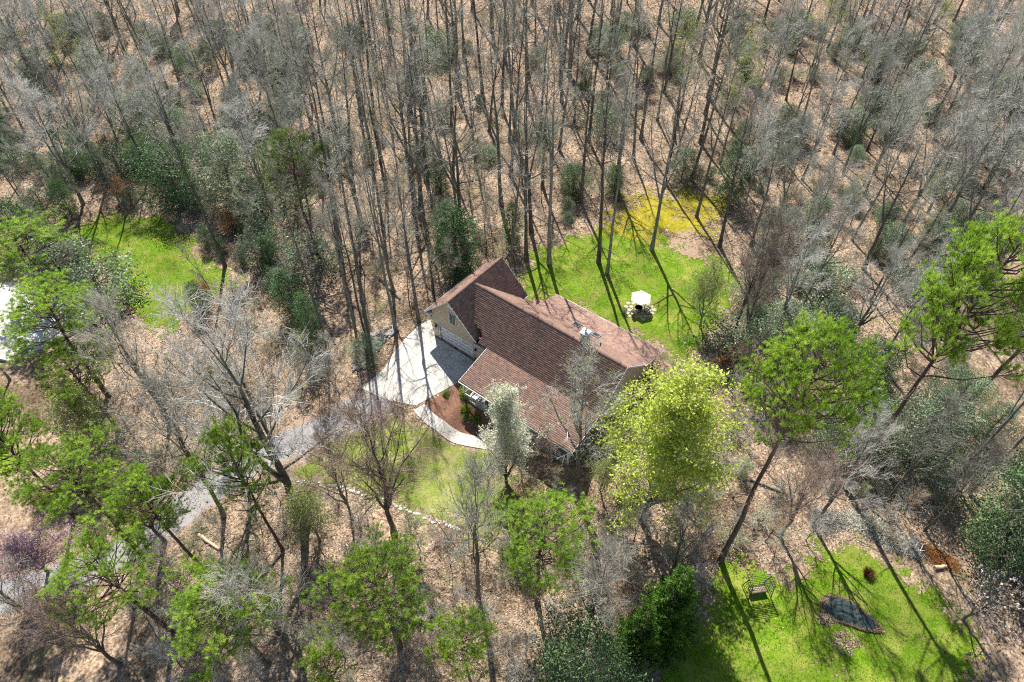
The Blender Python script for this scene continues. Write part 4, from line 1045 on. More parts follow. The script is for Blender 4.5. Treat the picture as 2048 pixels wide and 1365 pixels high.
def evergreen(seed, H, W, nclump, per, mat="holly", size=0.085, cone=0.0, crad=0.5, droop=0.0, stem=0.07, bark="bark"):
    """broad-leaved evergreen or conical cedar: stems, and leaf clumps spread through an uneven crown"""
    rng = np.random.RandomState(seed); gt, gc = Geo(), Geo()
    gt.tube([(0, 0, 0), (rng.normal(0, .1), rng.normal(0, .1), H * 0.4), (0, 0, H * 0.92)], [stem * 1.3, stem, 0.015], 6)
    P, TT = [], []
    lobes = [(rng.uniform(0, 6.28), rng.uniform(0.3, 1), rng.uniform(0.7, 1.25)) for _ in range(6)]
    for i in range(nclump):
        zf = rng.uniform(0.08, 1.0) if cone == 0 else rng.uniform(0.05, 1) ** 1.2
        a = rng.uniform(0, 6.28)
        prof = (math.sin(math.pi * (0.12 + 0.83 * zf)) ** 0.6) * (1 - cone) + (1.02 - zf) * cone
        lob = 1 + 0.28 * math.sin(3 * a + seed + zf * 5) + 0.15 * math.sin(7 * a + zf * 9)
        r_ = W * prof * lob * (0.35 + 0.65 * math.sqrt(rng.uniform()))
        c_ = np.array([math.cos(a) * r_, math.sin(a) * r_, zf * H - droop * r_])
        c_[2] = max(c_[2], 0.15)
        b0 = np.array([0, 0, max(0.1, c_[2] - r_ * 0.35)])
        if i % 3 == 0: gt.tube([b0, (b0 + c_) / 2 + rng.normal(0, .08, 3), c_], [0.025, 0.016, 0.008], 4)
        P.append(c_); TT.append(rng.uniform(0.1, 0.8))
    P = np.array(P); L = np.repeat(P, per, 0) + rng.normal(0, crad * 0.5, (len(P) * per, 3)); L[:, 2] = np.maximum(L[:, 2], 0.05)
    t = np.clip(np.repeat(TT, per) + rng.normal(0, 0.18, len(L)), 0, 1)
    gc.leaves(L, size * rng.uniform(0.6, 1.3, len(L)), rng, t)
    return finish(gt, gc, M[bark], [M[mat]])

def cedar(seed, H, W):
    rng = np.random.RandomState(seed); gt, gc = Geo(), Geo(); C, AX, TT = [], [], []
    gt.tube([(0, 0, 0), (0.05, 0.05, H * 0.5), (0, 0, H)], [0.22, 0.14, 0.02], 7)
    for i in range(34):
        zf = 0.03 + 0.95 * (i / 33.0)
        for k in range(9 if zf < 0.75 else 5):
            a = rng.uniform(0, 6.28); L = W * (1.03 - zf) ** 0.75 * rng.uniform(0.6, 1.2) + 0.15; p = np.array([0, 0, zf * H]); d = np.array([math.cos(a), math.sin(a), rng.uniform(-0.15, 0.2)])
            P = [p]
            for q in range(5): d = unit(d + [0, 0, -0.10 + 0.09 * q] + rng.normal(0, 0.07, 3)); P.append(P[-1] + d * L / 5)
            P = np.array(P); gt.tube(P, np.linspace(0.035, 0.008, 6), 4); tone = rng.uniform(0.15, 0.8)
            for q in np.arange(0.3, 1.0, 0.2 / L):
                x = q * 5; i0 = min(int(x), 4); c = P[i0] + (P[i0 + 1] - P[i0]) * (x - i0); side = np.cross(d, [0, 0, 1.0])
                for sgn in (-1, 1):
                    C.append(c + side * sgn * 0.18 * (1.2 - q) + rng.normal(0, 0.05, 3)); AX.append(unit(d * 0.8 + side * sgn * 0.6 + [0, 0, 0.15])); TT.append(np.clip(tone + 0.35 * (q - 0.5), 0, 1))
    gc.tufts(C, AX, 7, 0.34, 0.045, 0.38, rng, np.array(TT), 0)
    return finish(gt, gc, M["bark_pine"], [M["needle_dark"]])

def shrub_bare(seed, H, stems, spread, mat="twig", tips=None, r0=0.025):
    rng = np.random.RandomState(seed); gt, gc = Geo(), Geo(); S0, S1, RA, RB_, pts = [], [], [], [], []
    for i in range(stems):
        a = rng.uniform(0, 6.28); an = rng.uniform(0.05, spread); d = np.array([math.cos(a) * math.sin(an), math.sin(a) * math.sin(an), math.cos(an)]); p = np.array([math.cos(a) * 0.15, math.sin(a) * 0.15, 0]); L = H * rng.uniform(0.6, 1.05)
        Q = [p]
        for k in range(6): d = unit(d + rng.normal(0, 0.13, 3)); Q.append(Q[-1] + d * L / 6)
        gt.tube(Q, r0 * np.linspace(1, 0.3, 7), 4)
        for k in range(11):
            s = rng.uniform(1.2, 5.9); i0 = int(s); b = Q[i0] + (Q[i0 + 1] - Q[i0]) * (s - i0); dd = rot_dir(Q[i0 + 1] - Q[i0], rng.uniform(0.4, 1.0), rng.uniform(0, 6.28)); l = L * rng.uniform(0.12, 0.3)
            e_ = b + dd * l; S0.append(b); S1.append(e_); RA.append(0.014); RB_.append(0.009); pts.append(e_)
            for w_ in range(4):
                q = b + dd * l * rng.uniform(0.3, 1); e2 = q + rot_dir(dd, rng.uniform(0.4, 0.9), rng.uniform(0, 6.28)) * l * 0.5; S0.append(q); S1.append(e2); RA.append(0.0105); RB_.append(0.006); pts.append(e2)
    gc.segs(S0, S1, np.array(RA), np.array(RB_), np.clip(rng.normal(0.5, 0.2, len(S0)), 0, 1))
    mats = [M[mat]]; pts = np.array(pts)
    if tips:
        for (m2, cnt, size, spr, t0, t1) in tips:
            mats.append(M[m2]); idx = rng.randint(0, len(pts), cnt); gc.leaves(pts[idx] + rng.normal(0, spr, (cnt, 3)), size * rng.uniform(0.6, 1.3, cnt), rng, rng.uniform(t0, t1, cnt), m=len(mats) - 1)
    return finish(gt, gc, M["bark"], mats)

def plant(kind, var, p, h, label, cat, group=None, rz=None, wide=1.0, crown=None):
    """crown: wanted crown radius in metres"""
    tm, cm, H0, R0 = var
    s = h / H0
    if crown: wide = crown / (R0 * s)
    o = tag(empty(kind, p, random.uniform(0, 6.28) if rz is None else rz, (s * wide, s * wide, s)), label, cat, group)
    o.location.z -= 0.05
    if kind in ("forest_tree", "young_tree"): o.rotation_euler.x, o.rotation_euler.y = random.gauss(0, 0.035), random.gauss(0, 0.035)
    link("trunk", tm, o); link("crown", cm, o)
    return o

# ------------------------------------------------------------------ plants: kinds
TALL = [bare(100 + k, 25, 0.25 + 0.03 * (k % 3), (0.50, 0.58, 0.45, 0.62, 0.54, 0.40, 0.5)[k], (11, 9, 12, 8, 10, 13, 10)[k], (0.85, 0.7, 0.95, 0.7, 0.8, 1.0, 0.85)[k], (0.23, 0.2, 0.26, 0.19, 0.22, 0.28, 0.23)[k], upc=0.16, nb=6, nt=5, twl=1.15, bark=("bark", "bark_pale")[k % 2], forks=(0, 1, 1, 0, 0, 2, 1)[k], tr=0.016) for k in range(7)]
BROAD = [bare(200 + k, 20, 0.24, 0.34, 14, 0.95, 0.34, upc=0.2, nb=9, nt=9, twl=1.25, bark="bark_pale", twig="twig_pale", forks=2, tr=0.0165) for k in range(4)]
YOUNG = [bare(300 + k, 12, 0.075, 0.35, 9, 0.6, 0.2, nb=6, nt=6, twl=0.8, bark="bark", twig=("twig", "twig_pale")[k % 2], tr=0.012, curl=0.1, tw2=True, tips=[("lime", (1, 500, 1, 900, 200)[k], 0.055, 0.08, 0, 0.8)]) for k in range(5)]
TINTED = [bare(330 + k, 17, 0.14, 0.4, 11, 0.65, 0.24, nb=6, nt=6, twl=0.8, tr=0.011, tips=[("lime", 2600, 0.075, 0.12, 0, 1)]) for k in range(2)]
SPREAD = [bare(401, 19, 0.27, 0.30, 14, 0.85, 0.36, nb=10, nt=10, twl=1.1, bark="bark", twig="twig_pale", forks=2, tr=0.0125),
          bare(402, 9, 0.115, 0.28, 11, 0.62, 0.42, nb=9, nt=10, twl=0.75, bark="bark", twig="twig_red", forks=4, tr=0.0095),
          bare(403, 13, 0.16, 0.30, 12, 0.7, 0.32, nb=9, nt=9, twl=0.8, bark="bark_pale", twig="twig_pale", forks=3, tr=0.0105, tips=[("lime", 900, 0.05, 0.1, 0.2, 0.8)]),
          bare(404, 12, 0.115, 0.35, 11, 0.7, 0.30, nb=9, nt=9, twl=0.7, twig="twig", forks=2, tr=0.010)]
PINES = [pine(500, 20, 0.26, 0.40, 4.2, 66, per=24), pine(501, 22, 0.28, 0.34, 4.0, 60, per=24), pine(502, 18, 0.22, 0.48, 3.7, 66, per=24), pine(503, 20, 0.24, 0.42, 4.1, 52, per=22, openness=0.2), pine(504, 16, 0.17, 0.54, 2.6, 42, per=20, openness=0.3), pine(507, 20, 0.25, 0.46, 4.0, 68, per=24), pine(508, 19, 0.24, 0.52, 4.0, 76, per=19)]
HOLLY = [evergreen(600 + k, 6, (2.3, 1.6, 3.0, 2.2)[k], (520, 420, 640, 520)[k], 28, mat=("holly", "holly", "laurel", "laurel")[k], size=0.06, crad=(0.5, 0.42, 0.55, 0.5)[k]) for k in range(4)]
LOWEV = [evergreen(620 + k, 2.2, 1.7, 150, 26, mat="laurel", crad=0.4, size=0.06) for k in range(2)]
CEDAR = cedar(640, 12, 3.6)
THINP = pine(506, 17, 0.2, 0.55, 3.0, 70, per=13, openness=0.2, mat="needle_dull")
MAPLE = bare(700, 12, 0.15, 0.16, 20, 0.62, 0.50, nb=9, nt=7, twl=0.7, bark="bark_pale", twig="twig", forks=6, tr=0.010, tips=[("yellow", 29000, 0.07, 0.13, 0, 1)], upc=0.5)
PEAR = bare(701, 9, 0.10, 0.04, 34, 0.62, 0.27, nb=7, nt=6, twl=0.55, bark="bark", twig="twig", forks=4, tr=0.008, tips=[("blossom", 22000, 0.065, 0.10, 0, 1)], upc=0.35)
REDBUD = bare(702, 7, 0.10, 0.22, 13, 0.9, 0.48, nb=8, nt=6, twl=0.7, bark="bark", twig="twig_red", forks=3, tr=0.010, tips=[("redbud", 6500, 0.05, 0.16, 0, 1)])
MAGN = bare(703, 4.2, 0.07, 0.2, 9, 0.85, 0.42, nb=4, nt=3, twl=0.5, bark="bark", twig="twig_red", forks=2, tr=0.008, tw2=False, tips=[("magnolia", 300, 0.06, 0.06, 0, 1)])
LIMET = bare(704, 8, 0.10, 0.2, 16, 0.8, 0.45, nb=8, nt=7, twl=0.7, bark="bark_pale", twig="twig", forks=4, tr=0.009, tips=[("lime", 6500, 0.065, 0.12, 0, 0.8)])
BRUSH = [shrub_bare(800 + k, 3.4, 16, 0.6, ("twig", "twig_pale", "twig_red", "twig", "twig_pale")[k], [("lime", (0, 250, 60, 700, 420)[k] + 1, 0.055, 0.08, 0, 0.9)]) for k in range(5)]
RUST = [shrub_bare(820 + k, 3.6, 14, 0.7, "twig_red", [("rust", 2200, 0.075, 0.14, 0, 1)]) for k in range(2)]
GREENB = [shrub_bare(840, 3.2, 18, 0.6, "twig", [("boxwood", 1700, 0.06, 0.15, 0.2, 1)])]
BOX = [evergreen(860 + k, 1.0, 0.62, 110, 26, mat="boxwood", size=0.045, crad=0.2, stem=0.03) for k in range(2)]

SAPL = [bare(360 + k, 6, 0.045, 0.25, 10, 0.75, 0.34, nb=6, nt=6, twl=0.55, bark="bark", twig=("twig", "twig_pale", "twig", "twig_red")[k], tr=0.0095, curl=0.06, upc=0.25, forks=2, tips=[("lime", (1, 1, 700, 120)[k], 0.055, 0.08, 0, 0.9)]) for k in range(4)]
placed = []
def note(p): placed.append((p.x, p.y))

# ---- named trees (pixel of the foot, pixel height of the top)
GB = "bare trees standing at the edge of the clearings"
named = [  # kind, variant, foot px, top py, label
    ("bare_tree", TALL[0], 450, 532, 130, "tall slanting grey bare tree at the right edge of the left clearing", 0.9),
    ("bare_tree", TALL[5], 215, 377, 90, "bare tree forked low with dark limb above the left clearing", 1.0),
    ("bare_tree", TALL[3], 252, 432, 235, "bare tree standing on the upper rim of the left clearing", 1.0),
    ("bare_tree", TALL[2], 50, 266, 40, "bare tree casting shadow on the bare slope at far left", 1.0),
    ("bare_tree", TALL[1], 1098, 528, 60, "tall straight bare tree nearest the garage roof on the back lawn", 0.85),
    ("bare_tree", TALL[4], 1197, 525, 70, "tall bare tree left of a close pair on the back lawn", 0.85),
    ("bare_tree", TALL[3], 1214, 549, 150, "slimmer bare tree right of a close pair on the back lawn", 0.85),
    ("bare_tree", TALL[5], 1303, 500, 90, "bare tree forking at its foot between the moss and back lawn", 0.8),
    ("bare_tree", TALL[6], 1393, 434, 70, "tall bare tree standing in the yellow moss", 0.85),
    ("bare_tree", TALL[2], 1053, 520, 120, "dark trunked bare tree at the corner behind the garage roof", 0.85),
    ("bare_tree", TALL[0], 656, 700, 330, "ivy dark bare tree left of the rock bank", 0.8),
    ("bare_tree", TALL[1], 717, 692, 330, "slim bare tree at the top of the rock bank, leftmost of three", 0.7),
    ("bare_tree", TALL[6], 731, 680, 330, "slim bare tree at the top of the rock bank, middle of three", 0.7),
    ("bare_tree", TALL[4], 741, 691, 300, "slim bare tree at the top of the rock bank, rightmost of three", 0.7),
    ("bare_tree", TALL[3], 791, 660, 250, "bare tree at the right end of the rock bank", 0.75),
    ("bare_tree", TALL[5], 838, 642, 260, "bare tree rising at the left garage corner of the driveway", 0.7),
    ("bare_tree", SPREAD[0], 612, 1045, 590, "large wide crowned bare tree below the bend of the driveway", 1.15),
    ("bare_tree", SPREAD[3], 338, 850, 570, "bare tree with reddish shaggy trunk in the left clearing's lower end", 1.1),
    ("bare_tree", SPREAD[1], 788, 1066, 790, "many limbed bare tree rising before the front lawn", 1.15),
    ("bare_tree", SPREAD[2], 1150, 966, 700, "pale bare tree rising before the porch roof's right end", 1.0),
    ("bare_tree", SPREAD[3], 955, 1195, 900, "thin bare tree between the two bright pines at the bottom", 0.9),
    ("bare_tree", SPREAD[1], 705, 1040, 850, "crooked twin stemmed bare tree left of the front lawn tree", 0.8),
    ("bare_tree", SPREAD[3], 1165, 1290, 1060, "forked bare tree leaning right of the soft green pine", 0.9),
    ("bare_tree", SPREAD[3], 1463, 690, 400, "left trunk of the paired bare trees right of the back lawn", 0.9),
    ("bare_tree", SPREAD[1], 1478, 692, 430, "right trunk of the paired bare trees right of the back lawn", 0.9),
    ("bare_tree", SPREAD[0], 1690, 700, 480, "wide crowned bare tree above the right hand evergreens", 1.0),
    ("bare_tree", BROAD[1], 1545, 690, 440, "forked bare tree behind the orange twigged shrub", 0.9),
    ("bare_tree", BROAD[2], 1762, 726, 470, "leaning dark bare tree left of the big right pine", 0.8),
    ("bare_tree", SPREAD[3], 130, 1290, 1090, "bare tree below the purple tree in the lower left corner", 1.0),
    ("bare_tree", SPREAD[1], 240, 1330, 1180, "low twiggy bare tree beside the pale log", 1.0),
    ("bare_tree", SPREAD[3], 610, 1330, 1120, "bare tree between the slender pine and the rounded pine", 1.0),
    ("bare_tree", SPREAD[2], 20, 760, 600, "bare tree at the left edge below the parking pad", 1.0),
    ("bare_tree", SPREAD[3], 1330, 1180, 1000, "grey bare tree behind the dense conical evergreen", 1.0),
    ("bare_tree", SPREAD[1], 1560, 1075, 900, "spreading bare tree above the garden swing", 1.0),
    ("bare_tree", SPREAD[3], 447, 1032, 740, "bare tree leaning over the bend of the asphalt drive", 1.1),
    ("bare_tree", SPREAD[2], 500, 985, 790, "pale bare tree at the right verge of the asphalt drive", 1.1),
    ("bare_tree", SPREAD[1], 330, 1085, 930, "low bare tree between the asphalt and the broad pine", 1.2),
    ("bare_tree", SPREAD[0], 1628, 1052, 830, "wide bare tree whose shadow crosses the lower lawn", 0.8),
    ("bare_tree", SPREAD[3], 1770, 1010, 800, "bare tree upslope of the long branch pile", 0.9),
    ("bare_tree", SPREAD[3], 1850, 1060, 870, "bare tree behind the discarded plastic chair", 0.9),
    ("bare_tree", TALL[1], 1905, 965, 610, "upper of two long bare trunks leaning to the right edge", 0.8),
    ("bare_tree", TALL[3], 1938, 985, 640, "lower of two long bare trunks leaning to the right edge", 0.8),
]
for kind, var, px, py, ty, lab, wd in named:
    p = at(px, py); note(p)
    plant(kind, var, p, height_to(p, ty), lab, "tree", GB, wide=wd)

def crown_m(p, h, pxw, f=0.8):
    cy, sy = math.cos(PITCH), math.sin(PITCH)
    return 0.5 * pxw * (p.y * cy - (p.z + h * f - CAM_H) * sy) / FPX
def under(px, py, z):
    q = at(px, py, z); return Vector((q.x, q.y, float(gz(q.x, q.y))))
pines = [  # variant, pixel of the crown's middle, height in metres, crown width px, label
    (PINES[0], 100, 625, 16, 235, "dark pine over the pale parking pad at the left edge"),
    (PINES[1], 140, 955, 17, 225, "bright pine at lower left above the purple tree"),
    (PINES[5], 290, 995, 16, 180, "bright pine shading the bend of the asphalt drive"),
    (PINES[3], 215, 1140, 16, 230, "loose crowned pine over the asphalt at lower left"),
    (PINES[5], 435, 1205, 16, 255, "broad bright pine at the bottom left, right of the asphalt"),
    (PINES[4], 458, 905, 20, 160, "slender open pine between the asphalt and the wide bare tree"),
    (PINES[2], 755, 1165, 16, 235, "rounded bright green pine at the bottom below the front lawn"),
    (PINES[1], 930, 1285, 15, 150, "bright yellow green pine cut by the bottom edge"),
    (PINES[6], 1085, 1065, 16, 240, "large soft green pine before the porch"),
    (PINES[4], 640, 1330, 13, 100, "small pine cut by the bottom edge left of the rounded pine"),
    (PINES[3], 150, 745, 12, 170, "small pine below the pale parking pad"),
    (PINES[4], 40, 470, 12, 200, "dark green pine at the left edge above the parking pad"),
    (PINES[2], -20, 860, 18, 170, "pine cut by the left edge above the bright pine"),
    (THINP, 585, 320, 19, 160, "thin feathery pine in the woods left of the garage"),
]
for var, px, py, h, pw, lab in pines:
    p = under(px, py, h * 0.82); note(p)
    plant("pine_tree", var, p, h, lab, "tree", "green pines round the house", crown=crown_m(p, h, pw))
for var, px, py, ty, pw, lab in [(PINES[1], 1441, 1122, 668, 275, "tall leaning pine with long bare trunk above the garden swing"), (PINES[0], 1692, 978, 452, 300, "biggest pine with a long red trunk at the right edge"), (PINES[3], 1920, 830, 560, 230, "pine half hidden behind the biggest pine at right")]:
    p = at(px, py); note(p); h = height_to(p, ty)
    plant("pine_tree", var, p, h, lab, "tree", "green pines round the house", crown=crown_m(p, h, pw))

def one(kind, var, px, py, ty, label, cat="tree", wide=1.0, group=None, h=None, pw=None):
    p = at(px, py); note(p); h = h or height_to(p, ty)
    return plant(kind, var, p, h, label, cat, group, wide=wide, crown=crown_m(p, h, pw, 0.6) if pw else None)
one("maple_tree", MAPLE, 1285, 1040, 740, "round yellow green tree in flower at the house's right corner", pw=285)
one("pear_tree", PEAR, 1012, 962, 775, "narrow tree with cream blossom before the porch", pw=112)
p = under(48, 1100, 4.5); note(p); plant("redbud_tree", REDBUD, p, 6.5, "small purple blossoming tree at the left edge", "tree", crown=3.6)
one("magnolia_tree", MAGN, 1925, 1240, 1160, "little white blossoming tree at the lower lawn's right edge", pw=110)
for px_, py_, h_, w_, lab_ in ((1372, 1146, 13.0, 2.7, "dark dense conical evergreen at the lower lawn's left edge, the taller one"), (1298, 1222, 11.5, 2.2, "dense conical evergreen at the bottom edge left of the taller one")):
    p = under(px_, py_, h_); note(p); plant("cedar_tree", CEDAR, p, h_, lab_, "tree", crown=w_)
one("leafing_tree", LIMET, 200, 900, 775, "lime green leafing tree below the pale parking pad", wide=1.5)
one("leafing_tree", LIMET, 640, 1080, 985, "small lime green shrub tree right of the wide bare tree", pw=110)
one("leafing_tree", LIMET, 1400, 655, 520, "pale lime leafing tree at the right end of the back lawn", wide=1.1)
one("leafing_tree", TINTED[0], 1440, 330, 60, "tall tree flushing lime green in the woods at upper right", wide=1.1)
one("leafing_tree", TINTED[1], 1350, 280, 20, "tall tree flushing lime green left of its twin at upper right", wide=1.1)
one("leafing_tree", TINTED[1], 40, 190, -20, "tall tree flushing yellow green in the top left corner", wide=1.2)
one("leafing_tree", TINTED[0], 1960, 200, 0, "tall tree flushing yellow green near the top right corner", wide=1.2)
one("leafing_tree", TINTED[0], 1620, 150, -60, "tall lime flushed tree at the top edge right of centre", wide=1.2)
one("leafing_tree", TINTED[1], 1830, 130, -60, "tall lime flushed tree at the top edge near the right", wide=1.2)
one("leafing_tree", TINTED[0], 190, 210, 10, "lime flushed tree among silvery crowns at upper left", wide=1.2)
one("leafing_tree", LIMET, 1200, 980, 915, "low lime green bush at the porch's right end", wide=1.2)

ev = [(HOLLY[1], 915, 548, 415, "tall blue green holly against the woods left of the garage roof", 1.1), (HOLLY[1], 1025, 492, 405, "narrow green holly by the dark trunk behind the garage", 0.8),
      (HOLLY[1], 1455, 402, 290, "dark green holly at the right side of the yellow moss", 1.0), (HOLLY[0], 365, 410, 290, "dark green holly above the left clearing", 1.2),
      (HOLLY[2], 480, 415, 270, "silvery green laurel right of the slanting bare tree", 1.0), (HOLLY[3], 1805, 925, 800, "large blue green laurel right of the leaning pine trunk", 1.0),
      (HOLLY[2], 1880, 845, 750, "wide blue green laurel under the biggest pine", 0.85), (HOLLY[0], 1990, 1095, 955, "dense dark green holly at the right edge", 1.05),
      (HOLLY[3], 2050, 930, 850, "blue green laurel cut by the right edge", 0.9), (HOLLY[0], 1735, 760, 690, "grey green laurel behind the leaning pine's crown", 1.3),
      (HOLLY[3], 1560, 690, 610, "grey green laurel between bare trees right of the back lawn", 1.2), (HOLLY[0], 1155, 1385, 1290, "dull green rounded shrub cut by the bottom edge", 1.0),
      (HOLLY[1], 595, 640, 540, "dark evergreen beside the thin feathery pine", 0.9), (HOLLY[1], 632, 690, 590, "dark evergreen on the ivy dark trunk", 0.7),
      (HOLLY[3], 1965, 880, 810, "blue green laurel between the two long leaning trunks", 0.8), (HOLLY[2], 1690, 890, 800, "scrubby laurel right of the tall leaning pine", 1.1),
      (HOLLY[0], 60, 500, 400, "dark evergreen at the left edge above the clearing", 1.2), (HOLLY[1], 10, 300, 190, "dark evergreen at the far left edge", 1.4)]
for var, px, py, ty, lab, wd in ev:
    p = at(px, py); note(p); plant("evergreen_shrub", var, p, height_to(p, ty), lab, "shrub", "evergreen shrubs round the clearings", wide=wd)
one("evergreen_shrub", LOWEV[0], 1135, 446, 0, "small round green bush at the lawn's wooded corner", "shrub", h=2.0, wide=0.7, group="evergreen shrubs round the clearings")
one("evergreen_shrub", LOWEV[1], 1248, 628, 0, "small dark bush left of the cream umbrella", "shrub", h=1.1, wide=0.55, group="evergreen shrubs round the clearings")
for k_, (px, py, h, wd, lab) in enumerate([(932, 790, 1.15, 1.25, "lime boxwood nearest the porch's left corner"), (932, 822, 0.95, 1.0, "lime boxwood ball, second along the porch"), (931, 838, 0.8, 0.8, "small lime boxwood ball, third along the porch"),
                                      (951, 843, 1.0, 0.9, "lime boxwood ball nearest the blossoming tree"), (892, 790, 0.6, 1.2, "low lime bush in the mulch by the driveway")]):
    p = at(px, py); plant("boxwood_bush", BOX[k_ % 2], p, h, lab, "bush", "clipped lime boxwoods in the mulch bed", wide=wd)
for var, px, py, h, lab in [(RUST[0], 465, 465, 4.2, "rust leaved young beech right of the left clearing"), (RUST[1], 255, 395, 4.5, "rust leaved beech above the left clearing"), (RUST[1], 1440, 735, 4.0, "orange twigged shrub between back lawn and leaning pine"),
                            (RUST[0], 655, 830, 2.2, "low red brown shrub left of the driveway"), (RUST[0], 415, 590, 2.8, "thin rust shrub in the left clearing"), (RUST[1], 215, 300, 3.5, "rust leaved bush under the bare slope's trees"), (RUST[0], 90, 1010, 2.4, "rust brown shrub above the purple tree")]:
    p = at(px, py); plant("rust_shrub", var, p, h, lab, "shrub", "rust coloured shrubs")

# ---- woods: scattered trees behind and beside the house
pending = []
BANDS = ((260, "far left"), (520, "left"), (760, "left of centre"), (980, "above the garage roof"), (1200, "above the back lawn"), (1430, "above the yellow moss"), (1680, "right"), (9999, "far right"))
def later(o, look):
    u_, v_ = proj(o.location)
    row = "topmost woods" if v_ < 130 else ("upper woods" if v_ < 300 else ("wood edge" if v_ < 640 else "near woods below"))
    if v_ >= 640:
        band = "at far left" if u_ < 200 else "left of the asphalt" if u_ < 420 else ("right of the asphalt" if u_ < 760 else ("below the front lawn" if u_ < 1230 else ("below the yellow tree" if u_ < 1440 else ("round the leaning pine" if u_ < 1700 else "under the big right pine"))))
    else: band = next(b_ for a, b_ in BANDS if u_ < a)
    pending.append((o, look, row, band, u_))
def far_enough(x, y, dmin):
    for (a, b_) in placed:
        if (a - x) ** 2 + (b_ - y) ** 2 < dmin * dmin: return False
    return True
def in_frame(x, y, m=60):
    u_, v_ = proj((x, y, 0)); return -m < u_ < 2048 + m and -20 < v_ < 1400
def zone(x, y):
    u_, v_ = proj((x, y, 0))
    return "left" if u_ < 640 else ("right" if u_ > 1420 else "centre")
ZL = {"left": "the woods at upper left", "centre": "the woods behind the house", "right": "the woods at upper right"}
def wood_ok(x, y, clear=1.2):
    pts = np.array([(x, y), (x + clear, y), (x - clear, y), (x, y + clear), (x, y - clear)])
    return not is_open(pts[:, 0], pts[:, 1]).any()
rw = random.Random(11)
n_tall = 0; tries = 0
while n_tall < 298 and tries < 30000:
    tries += 1
    y = rw.uniform(58, 158); x = rw.uniform(-1, 1) * (20 + y * 0.64)
    if not in_frame(x, y) or proj((x, y, 0))[1] > 640: continue
    z_ = zone(x, y)
    u_, v_ = proj((x, y, 0))
    if z_ == "left" and y < 78: continue
    if not far_enough(x, y, 3.9 if z_ == "centre" else 4.3) or not wood_ok(x, y): continue
    placed.append((x, y)); n_tall += 1
    if z_ == "right": var = rw.choice(BROAD + TALL[:3]); h = rw.uniform(16, 23)
    elif z_ == "left": var = rw.choice(TALL + BROAD + BROAD); h = rw.uniform(14, 21)
    else: var = rw.choice(TALL); h = rw.uniform(20, 28)
    later(plant("forest_tree", var, Vector((x, y, float(gz(x, y)))), h, "x", "tree", "tall leafless trees of the woods", wide=rw.uniform(0.75, 1.25)), "pale wide" if var in BROAD else ("tall pale" if TALL.index(var) % 2 else "tall dark"))
n_y = 0; tries = 0
while n_y < 280 and tries < 30000:
    tries += 1
    y = rw.uniform(24, 150); x = rw.uniform(-1, 1) * (20 + y * 0.64)
    if not in_frame(x, y) or not far_enough(x, y, 2.2) or not wood_ok(x, y, 0.6): continue
    u_, v_ = proj((x, y, 0)); low = v_ > 640
    if low and rw.random() < 0.2: continue
    placed.append((x, y)); n_y += 1; z_ = zone(x, y)
    place_ = ("the near woods below the house" if low else ZL[z_])
    later(plant("young_tree", rw.choice(YOUNG), Vector((x, y, float(gz(x, y)))), rw.uniform(4, 8) if low else rw.uniform(7, 13), "x", "tree", "slender young trees of the woods"), "slender young")
n_b = 0; tries = 0
while n_b < 298 and tries < 30000:
    tries += 1
    y = rw.uniform(20, 50) if rw.random() < 0.5 else rw.uniform(50, 140); x = rw.uniform(-1, 1) * (20 + y * 0.64)
    if not in_frame(x, y) or not far_enough(x, y, 1.4) or not wood_ok(x, y, 0.8): continue
    u_, v_ = proj((x, y, 0)); low = v_ > 640; placed.append((x, y)); n_b += 1
    place_ = ("the near woods below the house" if low else ZL[zone(x, y)])
    later(plant("brush_shrub", rw.choice(BRUSH), Vector((x, y, float(gz(x, y)))), rw.uniform(1.6, 3.4), "x", "shrub", "leafless shrubs of the woods", wide=rw.uniform(0.9, 1.5)), "twiggy leafless")
n_s = 0; tries = 0
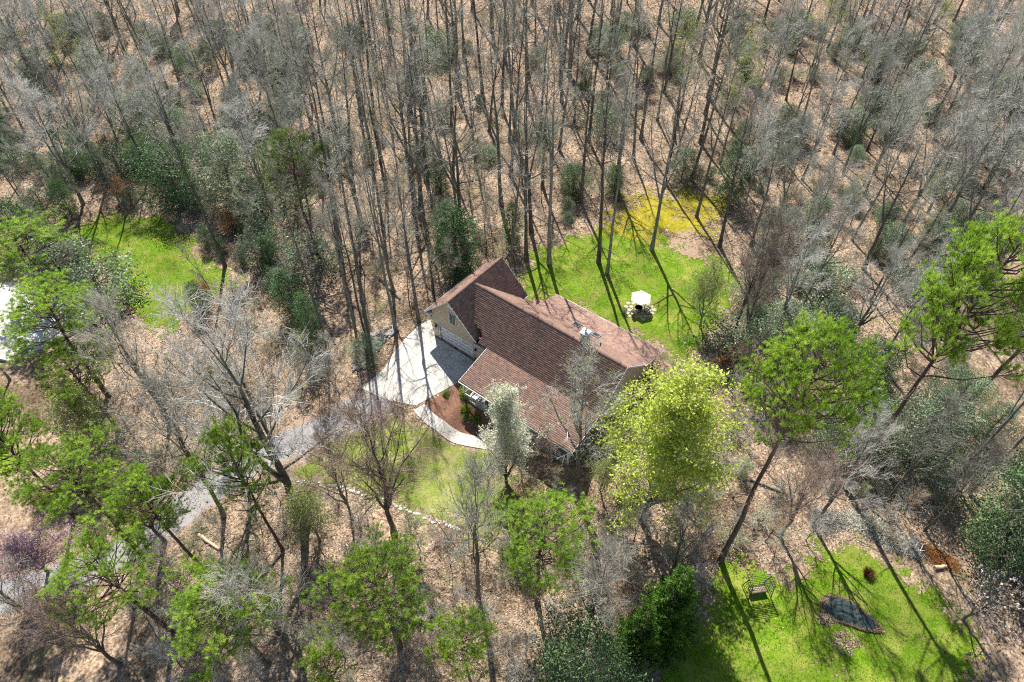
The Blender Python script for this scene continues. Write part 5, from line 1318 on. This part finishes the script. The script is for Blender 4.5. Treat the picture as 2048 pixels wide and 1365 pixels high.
while n_s < 130 and tries < 30000:
    tries += 1
    y = rw.uniform(14, 52); x = rw.uniform(-1, 1) * (18 + y * 0.66)
    if not in_frame(x, y) or not far_enough(x, y, 1.3) or not wood_ok(x, y, 0.5): continue
    u_, v_ = proj((x, y, 0))
    if v_ < 640: continue
    placed.append((x, y)); n_s += 1; k_ = rw.randrange(4)
    later(plant("sapling", SAPL[k_], Vector((x, y, float(gz(x, y)))), rw.uniform(3.0, 7.5), "x", "sapling", "saplings of the near woods", wide=rw.uniform(0.9, 1.4)), ("grey bare", "pale bare", "lime budding", "reddish bare")[k_])
n_e = 0; tries = 0
while n_e < 240 and tries < 30000:
    tries += 1
    y = rw.uniform(30, 140); x = rw.uniform(-1, 1) * (20 + y * 0.64)
    if not in_frame(x, y) or not far_enough(x, y, 1.6) or not wood_ok(x, y, 1.0): continue
    u_, v_ = proj((x, y, 0)); low = v_ > 640; z_ = zone(x, y)
    pr = 0.9 if z_ == "left" and not low else (0.35 if z_ == "centre" else 0.5)
    if low: pr = 0.15 if u_ < 1400 else 0.6
    if rw.random() > pr: continue
    placed.append((x, y)); n_e += 1
    place_ = ("the near woods below the house" if low else ZL[z_])
    later(plant("laurel_shrub", rw.choice(HOLLY + HOLLY[2:] + LOWEV), Vector((x, y, float(gz(x, y)))), rw.uniform(2.2, 6.0), "x", "shrub", "understorey evergreens of the woods", wide=rw.uniform(0.8, 1.3)), "grey green")
ORD = ["leftmost"] + [w_ + " from left" for w_ in "second third fourth fifth sixth seventh eighth ninth tenth eleventh twelfth thirteenth fourteenth fifteenth sixteenth seventeenth eighteenth nineteenth twentieth".split()]
ORD_RIGHT = ["rightmost"] + [w_ + " from right" for w_ in "second third fourth fifth sixth seventh eighth ninth tenth eleventh twelfth thirteenth fourteenth fifteenth sixteenth seventeenth eighteenth nineteenth twentieth".split()] + ["near the middle"] * 40
sets = {}
for rec in pending: sets.setdefault((rec[0]["category"],) + rec[1:4], []).append(rec)
for key, recs in sets.items():
    recs.sort(key=lambda r_: r_[4])
    for k_, (o, look, row, band, u_) in enumerate(recs):
        o["label"] = f"{look} {o['category']} in the {row}, {band}" + (f", {ORD[k_] if k_ < 20 else ORD_RIGHT[len(recs) - 1 - k_]}" if len(recs) > 1 else "")
print("placed", n_tall, n_y, n_b, n_e, "objects", len(bpy.data.objects), "tris", sum(sum(len(p.vertices) - 2 for p in me.polygons) if len(me.polygons) < 0 else len(me.loops) - 2 * len(me.polygons) for me in bpy.data.meshes))
